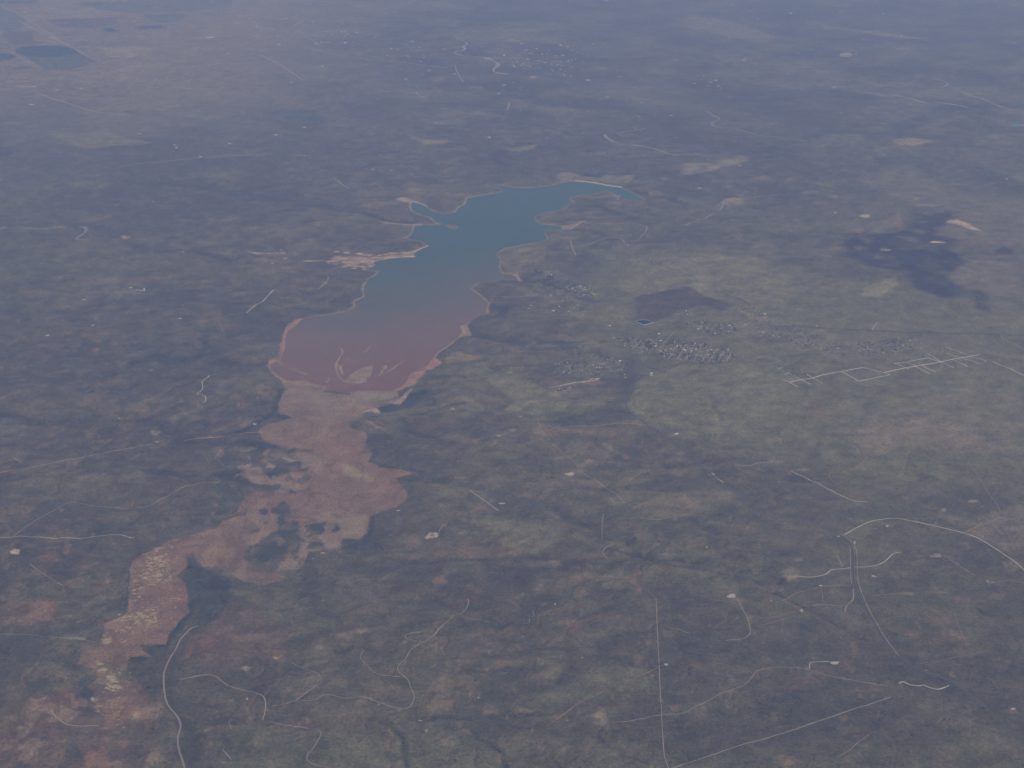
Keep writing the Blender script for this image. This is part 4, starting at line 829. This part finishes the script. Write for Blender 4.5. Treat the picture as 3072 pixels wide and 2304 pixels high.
PADS = [(0,0,1475,347,12,3),(0,0,1365,242,42,6),(0,0,2090,430,14,4),(0,0,1888,534,13,4),(0,0,1452,577,4,4),(0,0,205,678,24,4),(0,0,800,747,20,4),(0,0,1605,822,20,5),(0,0,1788,874,16,6),
 (0,0,1975,826,17,4),(0,0,1130,940,14,5),(0,0,1143,957,12,6),(0,0,1300,1015,15,5),(0,0,1490,930,16,4),(0,0,905,866,14,3),(0,0,215,562,28,4),(0,0,525,572,16,3),(0,0,370,584,20,3),(0,0,720,596,24,2),
 (0,0,1005,519,9,3),(0,0,160,78,12,4),(0,0,1807,287,14,5),(0,0,1732,325,14,4),(0,0,1925,205,14,4),(0,0,1665,172,9,4),(0,0,1720,178,14,4),(0,0,1610,125,10,3),(0,0,1858,118,16,3),(0,0,2055,172,12,3),
 (0,0,2030,143,10,3),(0,0,2080,272,10,3),(0,0,2130,274,14,3),(0,0,2045,284,10,3),(0,0,1660,238,8,3),(0,0,1185,1633,12,3),(0,0,140,1287,10,3),(0,0,990,1307,9,3),(0,0,1500,1422,6,4),(0,0,980,1630,14,3),
 (0,0,1440,1646,30,3),(0,0,1650,1640,34,4),(1,0,300,593,12,4),(1,0,905,568,12,5),(1,0,1058,551,18,4),(1,0,855,513,16,4),(1,0,735,480,14,3),(1,0,420,513,16,4),(1,0,485,600,12,3),(1,0,520,633,14,4),
 (1,0,1115,535,14,4),(1,0,570,455,14,3),(1,0,1530,340,16,4),(1,0,1365,147,20,2),(1,0,1365,183,14,2),(1,0,1905,832,7,4),(1,0,960,890,14,5),(1,0,770,838,5,3),(1,0,22,233,6,3),(1,0,8,152,5,5),
 (1,0,1800,496,30,5),(1,0,1600,520,20,4),(1,0,1718,3,14,3),(1,0,2140,748,14,4),(2,0,230,557,16,3),(2,0,75,540,14,4),(2,0,185,535,10,3),(2,0,215,520,16,4),(2,0,1022,735,5,5),(2,0,1090,742,16,3),
 (2,0,303,240,4,4),(2,0,1300,87,10,3),(2,0,2150,278,18,6),(2,0,700,85,16,4),(2,0,2205,810,8,4),(2,0,2100,1160,14,4),(2,0,990,1380,12,4),(2,0,110,1220,18,6),(2,0,175,1066,14,3),(2,0,370,1074,12,3),
 (0,1,915,225,20,5),(0,1,848,205,16,4),(0,1,722,248,8,3),(0,1,545,283,16,5),(0,1,560,54,8,3),(0,1,1168,405,16,6),(0,1,600,450,14,4),(0,1,310,515,18,7),(0,1,68,496,8,3),(0,1,1185,320,5,3),(0,1,1850,15,20,3),
 (0,1,1765,48,14,3),(0,1,1995,290,6,5),(0,1,1360,1167,14,5),(0,1,1650,1090,18,7),(0,1,775,1053,12,3),(0,1,1018,1205,14,4),(0,1,610,20,6,2),(0,1,1685,150,8,3),
 (0,2,1600,1212,10,10),(0,2,850,168,28,8),(0,2,2090,575,14,5),(0,2,1732,1285,9,9),(0,2,2090,267,20,5),(0,2,2025,302,14,5),
 (1,1,1485,1415,22,9),(1,1,1020,1165,20,4),(1,1,1040,1605,26,6),(1,1,1160,1040,14,3),(1,1,2045,1357,14,3),(1,1,2010,772,24,4),(1,1,2170,1155,18,6),(1,1,1340,578,12,4),(1,1,1228,320,12,4),(1,1,1215,342,16,3),
 (1,1,1410,1308,14,3),(1,1,370,1650,18,5),(1,2,590,150,26,13),(1,2,2105,990,18,8),(1,2,1855,1093,10,5),(1,2,1560,945,9,4),(1,2,1385,598,9,8),(1,2,890,1203,6,6),(1,2,240,1247,5,5),(1,2,1235,1413,5,4),(1,2,510,1353,18,4),
 (2,1,538,374,10,5),(2,1,868,455,6,5),(2,1,1607,1098,6,5),(2,1,1940,1625,12,5),(2,1,1875,1585,20,7),(2,1,195,1415,14,8),(2,1,260,1467,8,4),(2,1,1435,238,18,3),(2,1,30,1077,20,4),
 (2,2,318,545,36,16),(2,2,985,978,42,14),(2,2,1640,278,24,10),(2,2,1325,92,14,8),(2,2,895,477,18,6),(2,2,1235,415,14,5),(2,2,1575,1028,18,4),(2,2,155,228,7,7),(2,2,1947,158,7,5),(2,2,575,573,6,5),(2,2,698,623,8,4),
 (2,2,770,640,16,10),(2,2,1115,200,8,10),(2,2,2140,1278,18,9),(2,2,1010,158,12,6)]
for c, r, x, y, rx, ry in PADS:
    big = (r > 0 and rx > 12) or c*0+r == 2
    patch('well_pad', W(T(c, r, disc_poly(x, y, max(rx*.85, 4), max(ry*.85, 2.2), .45))), M_pad if random.random() < .7 else M_pad2, 2.6)
def scatter_px(polyg, n_, seed):
    rr = random.Random(seed); P = np.array(polyg); lo, hi = P.min(0), P.max(0); out = []
    while len(out) < n_:
        x, y = rr.uniform(lo[0], hi[0]), rr.uniform(lo[1], hi[1])
        if seg_dist(np.array([x]), np.array([y]), P, True)[0] < 0: out.append((x, y))
    return out
k = 0
for pg, n_, s_ in [(T(1,0,[(1040,350),(1250,310),(1450,330),(1500,440),(1480,520),(1340,500),(1240,450),(1120,440)]), 70, 1),
  (T(1,0,[(0,200),(300,230),(620,280),(700,340),(640,420),(400,390),(0,360)]), 55, 2),(T(0,0,[(1560,90),(1900,90),(2212,180),(2212,330),(1950,280),(1640,210)]), 22, 3),
  (T(1,0,[(100,1100),(400,1060),(470,1130),(260,1130)]), 16, 4),(T(2,0,[(40,480),(260,480),(430,600),(300,640),(60,560)]), 16, 5),
  (T(1,0,[(900,600),(1700,560),(2200,760),(1700,800),(1000,760)]), 14, 6),(T(0,0,[(1600,1620),(1900,1620),(1940,1650),(1620,1650)]), 8, 7),
  (T(2,0,[(0,0),(1500,60),(2212,500),(1400,500),(200,300)]), 18, 8),(T(1,0,[(1000,250),(1700,280),(1650,560),(1480,540),(1480,420),(1200,300)]), 18, 9)]:
    for x, y in scatter_px(pg, n_, s_):
        rx = random.uniform(1.8, 5.2); patch('bare_lot', W(disc_poly(x, y, rx, random.uniform(.8, 1.4))), M_pad2 if random.random() < .6 else M_pad, 6., 'tiny pale bare lot on the far plain')

# ---------------------------------------------------------------- town reservoir, stilling pond and dam
pw = p2w(PO, hs); pc = pw.mean(0); pz = float(hs(pw[:, 0], pw[:, 1]).max())+5
V = [np.append(pc, pz)]+[np.append(p, pz) for p in pw]
np_ = len(pw); fs = [(0, 1+i, 1+(i+1) % np_) for i in range(np_)]
ar = pw[:, 0]@np.roll(pw[:, 1], -1)-pw[:, 1]@np.roll(pw[:, 0], -1)
if ar < 0: fs = [f[::-1] for f in fs]
props(mesh_obj('pond', V, fs, pm), 'small diamond-shaped dark blue pond above the town', kind='structure')
V = []; n_ = np_
dirs = (pw-pc)/np.hypot(*(pw-pc).T)[:, None]
for off, z in ((-1, pz-3), (0, pz+.5), (4, pz+2.5), (11, pz+2.5), (24, None)):
    for i in range(n_):
        q_ = pw[i]+dirs[i]*off; zz = float(hs(q_[0], q_[1])[0])-1 if z is None else z
        V.append((q_[0], q_[1], zz))
fs = [(r_*n_+i, (r_+1)*n_+i, (r_+1)*n_+(i+1) % n_, r_*n_+(i+1) % n_) for r_ in range(4) for i in range(n_)]
if ar < 0: fs = [f[::-1] for f in fs]
bank = mesh_obj('pond_embankment', V, fs, mat('pond_bank_earth', (.30,.27,.21), .95, .05, .1, .03))
props(bank, 'pale earth embankment round the small diamond-shaped pond', 'embankment')
for nm, cx, cy, rx, ry, lb in [('pond', 1633, 1137, 74, 8.5, 'narrow dark blue pond behind the dam'), ('pond', 1950, 1187, 10, 7, 'tiny dark pond right of the dam')]:
    patch(nm, W(T(1,0,disc_poly(cx, cy, rx, ry, .08, 20))), pm, 3., lb)
patch('pond_sand', W(T(1,0,disc_poly(1700, 1140, 14, 6))), M_pad2, 2., 'pale bare end of the pond behind the dam')
M_roof_teal = mat('teal_water_tank', (.10,.30,.32), .6, .3)
patch('pond', W(T(2,0,disc_poly(2165, 812, 40, 9, .2))), mat('teal_pond_water', (.03,.15,.18), .4, .1), 3., 'teal pond at the right edge')
patch('green_field', W(T(0,2,[(440,808),(550,812),(556,832),(445,828)])), mat('grey_green_field', (.19,.185,.15), .95, .05, .1, .02), 1.2, 'small grey-green rectangular lot beside the track')
# dam
dmw = resample(smooth_line(p2w(C2([(1560,160),(1620,163),(1700,170),(1800,184),(1900,206),(2000,221),(2080,231)]))), 60)
t_ = np.gradient(dmw, axis=0); t_ /= np.hypot(t_[:, 0], t_[:, 1])[:, None]; nn = np.stack([-t_[:, 1], t_[:, 0]], 1)
if nn[len(nn)//2, 1] < 0: nn = -nn
prof = [(-60, -6), (-12, 3), (22, 13.5), (34, 13.5), (60, 8), (95, 5)]
V = []
for o_, z in prof:
    Q = dmw+nn*o_
    for i in range(len(Q)):
        V.append((Q[i, 0], Q[i, 1], z))
N = len(dmw); fs = [(k_*N+i, k_*N+i+1, (k_+1)*N+i+1, (k_+1)*N+i) for k_ in range(len(prof)-1) for i in range(N-1)]
fs.append(tuple(k_*N for k_ in range(len(prof)))); fs.append(tuple(k_*N+N-1 for k_ in range(len(prof)))[::-1])
dam = bpy.data.objects.new('earth_dam', None); sc.collection.objects.link(dam); dc = dmw[N//2]; dam.location = (dc[0], dc[1], 0)
props(dam, 'long pale earth dam closing the far end of the lake', 'dam')
dv = np.array(V)-np.array((dc[0], dc[1], 0))
e1 = mesh_obj('embankment', dv, fs, mat('dam_riprap', (.34,.30,.22), .95, .05, .15, .03), parent=dam)
Qa = dmw+nn*24; Qb = dmw+nn*32
V = np.concatenate([np.column_stack([Qa, np.full(N, 13.8)]), np.column_stack([Qb, np.full(N, 13.8)])])-np.array((dc[0], dc[1], 0))
mesh_obj('crest_road', V, [(i, i+1, N+i+1, N+i) for i in range(N-1)], mat('crest_gravel', (.45,.40,.33), .95, .05), parent=dam)

# ---------------------------------------------------------------- houses
M_wall = mat('pale_siding', (.42,.39,.35), .8, .2); M_wr = mat('white_metal_roof', (.82,.82,.80), .5, .3); M_gr = mat('grey_shingle_roof', (.30,.30,.32), .9, .1)
M_br = mat('brown_shingle_roof', (.10,.085,.08), .9, .1); M_bl = mat('blue_grey_metal_roof', (.38,.45,.52), .6, .3)
def house_mesh(name, L, Wd, h, rise, roof, wing=False):
    V = []; Fs = []; mi = []
    def gable(cx, cy, L, Wd, h, rise, rot=0):
        b0 = len(V); ov = .5
        def tr(x, y): return (cx+(x if not rot else -y), cy+(y if not rot else x))
        for x, y in ((-L/2,-Wd/2),(L/2,-Wd/2),(L/2,Wd/2),(-L/2,Wd/2)): V.append((*tr(x, y), -2.))
        for x, y in ((-L/2,-Wd/2),(L/2,-Wd/2),(L/2,Wd/2),(-L/2,Wd/2)): V.append((*tr(x, y), h))
        V.append((*tr(-L/2, 0), h+rise)); V.append((*tr(L/2, 0), h+rise))
        for f in ((0,1,5,4),(2,3,7,6)): Fs.append(tuple(b0+i for i in f)); mi.append(0)
        for f in ((1,2,6,9,5),(3,0,4,8,7)): Fs.append(tuple(b0+i for i in f)); mi.append(0)
        r0 = len(V)
        for x, y, z in ((-L/2-ov,-Wd/2-ov,h-.2),(L/2+ov,-Wd/2-ov,h-.2),(L/2+ov,0,h+rise+.25),(-L/2-ov,0,h+rise+.25),(L/2+ov,Wd/2+ov,h-.2),(-L/2-ov,Wd/2+ov,h-.2)): V.append((*tr(x, y), z))
        Fs.append((r0,r0+1,r0+2,r0+3)); mi.append(1); Fs.append((r0+3,r0+2,r0+4,r0+5)); mi.append(1)
    gable(0, 0, L, Wd, h, rise)
    if wing: gable(L*.28, -Wd*.55, Wd*.95, Wd*.62, h-.35, rise*.72, 1)
    me = bpy.data.meshes.new(name); me.from_pydata(V, [], Fs); me.materials.append(M_wall); me.materials.append(roof)
    me.polygons.foreach_set('material_index', mi); me.update(); return me
HM = [house_mesh('house', 26, 14, 3.4, 2.6, M_wr, True), house_mesh('house', 22, 13, 3.2, 2.2, M_wr), house_mesh('house', 24, 14, 3.4, 3, M_gr, True),
      house_mesh('house', 22, 13, 3.2, 2.6, M_br, True), house_mesh('house', 24, 13, 3.2, 2.4, M_bl, True)]
SHED = [house_mesh('metal_shed', 44, 20, 6, 3, M_wr), house_mesh('metal_shed', 60, 16, 5, 2.5, M_wr)]
KIND = ['white roofed', 'white roofed', 'grey roofed', 'dark roofed', 'blue-grey roofed']
HOODS = [
 (C5([(1290,740),(1500,770),(1700,800),(1930,870),(1880,960),(1620,990),(1400,950),(1170,900)]), 78, 'in the street grid right of the curving highway', 'houses in the street grid'),
 (C5([(740,730),(1100,740),(1180,800),(1050,880),(830,800)]), 26, 'left of the highway below the diamond-shaped pond', 'houses left of the highway'),
 (C5([(1430,580),(1900,600),(1930,690),(1700,710),(1480,650)]), 34, 'in the dark upper quarter of the town', 'houses in the upper quarter'),
 (C5([(310,240),(540,220),(570,340),(430,360),(340,300)]), 40, 'in the dark hamlet near the lake shore', 'houses in the lakeside hamlet'),
 (C5([(0,90),(60,90),(180,130),(180,165),(90,140),(20,110)]), 9, 'above the wooded inlet by the lake', 'houses above the inlet'),
 (C5([(200,370),(490,420),(470,530),(330,520),(180,470)]), 16, 'scattered below the lakeside hamlet', 'houses below the hamlet'),
 (C5([(180,1000),(520,900),(900,960),(880,1120),(560,1090),(200,1090)]), 24, 'scattered on the grass left of the highway bend', 'houses left of the highway bend'),
 (C5([(200,1250),(240,1220),(350,1200),(340,1260)]), 6, 'in the small cluster below the straight white road', 'houses below the white road'),
 (C5([(1270,480),(1420,470),(1540,500),(1400,540)]), 10, 'on the pale lot below the dark field', 'houses on the pale lot'),
 (T(2,1,[(350,340),(480,330),(560,380),(470,400),(340,380)]), 8, 'at the upper tip of the town', 'houses at the upper tip'),
 (T(2,1,[(560,480),(760,470),(1060,600),(1040,640),(850,600),(600,540)]), 20, 'below the straight dark highway', 'houses below the straight highway'),
 (T(2,1,[(1150,530),(1500,530),(1540,590),(1300,640),(1110,640)]), 14, 'among dark trees at the right of the town', 'houses right of the town'),
 (T(2,1,[(560,700),(640,700),(790,740),(790,790),(680,790)]), 8, 'at the left end of the white gravel streets', 'houses at the left gravel streets')]
place = []
for pg, n_, where, grp in HOODS:
    for x, y in scatter_px(pg, n_, len(grp)): place.append((x, y, where, grp))
print('houses', len(place))
for i, (x, y, where, grp) in enumerate(place):
    k_ = random.choices(range(5), (4, 4, 4, 4, 2))[0]
    p_ = W([(x, y)])[0]
    o = bpy.data.objects.new('house', HM[k_]); sc.collection.objects.link(o)
    o.location = (p_[0], p_[1], float(hs(*p_)[0])+.3); o.rotation_euler.z = R(28)+random.choice((0, math.pi/2))+random.uniform(-.1, .1)
    s_ = random.uniform(.65, 1.15); o.scale = (s_, s_, 1)
    props(o, 'small '+KIND[k_]+' house '+where, 'house', KIND[k_]+' '+grp)
for x, y, k_, rz, lb in [(C5([(1208,765)])[0]+(0, 20, 'large white roofed shed beside the highway at the upper end of the town')),(C5([(1160,818)])[0]+(0, 50, 'white metal shed left of the highway in mid town')),
   (C5([(1432,851)])[0]+(1, 10, 'long white building in the street grid')),(C5([(1125,1093)])[0]+(1, 10, 'long white shed on the pale field below the side road')),
   (C5([(1120,1075)])[0]+(0, 10, 'short white shed just above the long field shed')),(C5([(1365,1645)])[0]+(1, -40, 'long white shed beside the highway below the pale prairie')),
   (C5([(2195,508)])[0]+(1, -40, 'white building at the right tip of the upper town')),(C5([(190,483)])[0]+(0, 0, 'lone white shed below the lakeside hamlet')),
   (C5([(1190,700)])[0]+(0, 30, 'white building between the pond and the highway end')),(C5([(1860,620)])[0]+(0, 0, 'white building in the upper quarter of the town')),
   (C5([(820,957)])[0]+(0, 20, 'white barn left of the highway among grass')),(C5([(725,625)])[0]+(0, 0, 'white shed left of the diamond-shaped pond')),
   (T(1,0,[(1800,1272)])[0]+(1, 60, 'long white boat dock roof on the upper right shore of the lake')),(T(1,0,[(1790,1290)])[0]+(0, 60, 'short white boat dock roof on the upper right shore'))]:
    p_ = W([(x, y)])[0]; o = bpy.data.objects.new('metal_shed', SHED[k_]); sc.collection.objects.link(o)
    o.location = (p_[0], p_[1], max(float(hs(*p_)[0]), 0)+.3); o.rotation_euler.z = R(rz); props(o, lb, 'shed')

# ---------------------------------------------------------------- trees
M_leaf = mat('tree_foliage', (.040,.048,.034), .95, .05, .35, .2); M_bark = mat('tree_bark', (.10,.08,.06), .9, .05)
def clump_arrays(n_, rx, rz, z0, seed, leaf=1.6):
    rr = np.random.default_rng(seed); V = []; Fs = []
    u = rr.normal(size=(n_, 3)); u /= np.linalg.norm(u, axis=1)[:, None]; u *= (rr.random(n_)**.4)[:, None]
    lob = 1+.35*np.sin(3*np.arctan2(u[:, 1], u[:, 0])+seed)
    c = np.column_stack([u[:, 0]*rx*lob, u[:, 1]*rx*lob, z0+rz*(1+u[:, 2])])
    for p_ in c:
        a = rr.normal(size=(3, 3))*leaf
        b0 = len(V); V += [tuple(p_+a[0]), tuple(p_+a[1]), tuple(p_+a[2])]; Fs.append((b0, b0+1, b0+2))
    return V, Fs
def tree_meshes(seed):
    V, Fs = clump_arrays(170, 7., 4.2, 3.0, seed)
    cr = bpy.data.meshes.new('crown'); cr.from_pydata(V, [], Fs); cr.materials.append(M_leaf)
    V = []; Fs = []
    def limb(p0, p1, r0, r1):
        b0 = len(V)
        for p_, r_ in ((p0, r0), (p1, r1)):
            for k in range(6): V.append((p_[0]+r_*math.cos(k*math.pi/3), p_[1]+r_*math.sin(k*math.pi/3), p_[2]))
        for k in range(6): Fs.append((b0+k, b0+(k+1) % 6, b0+6+(k+1) % 6, b0+6+k))
    limb((0,0,-1.5), (0.2,0,4), .55, .38)
    for k in range(4): a = k*1.6+seed; limb((.2,0,3.6), (3.2*math.cos(a), 3.2*math.sin(a), 7.5), .28, .1)
    tr = bpy.data.meshes.new('trunk'); tr.from_pydata(V, [], Fs); tr.materials.append(M_bark)
    return cr, tr
TM = [tree_meshes(s) for s in range(4)]
tp = []
for hi_, (pg, n_, where, grp) in enumerate(HOODS):
    k_ = {0: 74, 1: 24, 2: 44, 3: 20, 6: 40, 7: 4, 10: 28, 11: 40, 12: 8}.get(hi_, 3)
    for x, y in scatter_px(pg, k_, 300+hi_): tp.append((x, y, where, grp.replace('houses', 'trees')))
for x, y, where, grp in tp:
    cr, tr = TM[random.randrange(4)]; p_ = W([(x, y)])[0]; s_ = random.uniform(1.0, 1.9)
    e = bpy.data.objects.new('tree', None); sc.collection.objects.link(e)
    e.location = (p_[0], p_[1], float(hs(*p_)[0])+.4); e.rotation_euler.z = random.random()*6.28; e.scale = (s_*1.15, s_*1.15, s_)
    props(e, 'dark leafy tree '+where, 'tree', grp)
    for nm, me in (('crown', cr), ('trunk', tr)):
        c_ = bpy.data.objects.new(nm, me); sc.collection.objects.link(c_); c_.parent = e
# uncountable riparian brush and scrub (one object)
V0, F0 = clump_arrays(14, 5.5, 2.2, 0.3, 99, 2.6); V0 = np.array(V0); F0 = np.array(F0)
pts = []
for P, hw_, dep, dk in CREEKS:
    if P[:, 1].mean() > 46000: continue
    Q = resample(P, 18.); n_ = int(len(Q)*dk*hw_/60.)
    if n_ < 1: continue
    k_ = rng.integers(0, len(Q), n_); off = rng.normal(size=(n_, 2))*hw_*.45
    pts.append(Q[k_]+off)
bx = rng.uniform(-.31, .31, 16000); by = 1/rng.uniform(1/42000., 1/15800., 16000)
bX = bx*(by*cp+CAM_H*sp); den = fbm(bX, by, 700, 3, 640)+.3*fbm(bX, by, 200, 2, 3)
kk = den > .05; pts.append(np.column_stack([bX[kk], by[kk]]))
for hi_, (pg, n_, where, grp) in enumerate(HOODS):
    q_ = W(scatter_px(pg, int(n_*2), 900+hi_)); pts.append(q_)
pts = np.concatenate(pts); dd1 = culled(pts[:, 0], pts[:, 1], lakeW, True, 200.); dd2 = culled(pts[:, 0], pts[:, 1], mudW, True, 200.)
pts = pts[(dd1 > 30) & (dd2 > 12)]
print('brush', len(pts))
z = hs(pts[:, 0], pts[:, 1]); s_ = rng.uniform(.6, 1.5, len(pts)); a = rng.uniform(0, 6.28, len(pts))
ca_, sa_ = np.cos(a)*s_, np.sin(a)*s_
VX = pts[:, 0, None]+V0[None, :, 0]*ca_[:, None]-V0[None, :, 1]*sa_[:, None]
VY = pts[:, 1, None]+V0[None, :, 0]*sa_[:, None]+V0[None, :, 1]*ca_[:, None]
VZ = z[:, None]+V0[None, :, 2]*s_[:, None]
VV = np.stack([VX, VY, VZ], -1).reshape(-1, 3)
FF = (F0[None]+(np.arange(len(pts))*len(V0))[:, None, None]).reshape(-1, 3)
props(mesh_obj('scrub_brush', VV, FF, M_leaf), 'low dark brush scattered over the breaks and creek valleys', 'brush', kind='stuff')

# ---------------------------------------------------------------- haze
zmin = min(-8., float(gz.min()))-1
x0, x1, y0, y1, z0, z1 = gx.min()-2000, gx.max()+2000, gy.min()-2000, gy.max()+2000, zmin, CAM_H+600
V = [(x, y, z_) for z_ in (z0, z1) for x, y in ((x0, y0), (x1, y0), (x1, y1), (x0, y1))]
fs = [(3,2,1,0),(4,5,6,7),(0,1,5,4),(1,2,6,5),(2,3,7,6),(3,0,4,7)]
hm = bpy.data.materials.new('haze'); hm.use_nodes = True
n = hm.node_tree.nodes; n.remove(n['Principled BSDF'])
pv = n.new('ShaderNodeVolumePrincipled'); pv.inputs['Color'].default_value = HAZE_COL; pv.inputs['Density'].default_value = HAZE_DENSITY
pv.inputs['Absorption Color'].default_value = (1, 1, 1, 1)
pv.inputs['Anisotropy'].default_value = 0.0
hm.node_tree.links.new(pv.outputs[0], n['Material Output'].inputs['Volume'])
props(mesh_obj('haze', V, fs, hm), 'pale blue haze filling the air over the plain', kind='stuff')
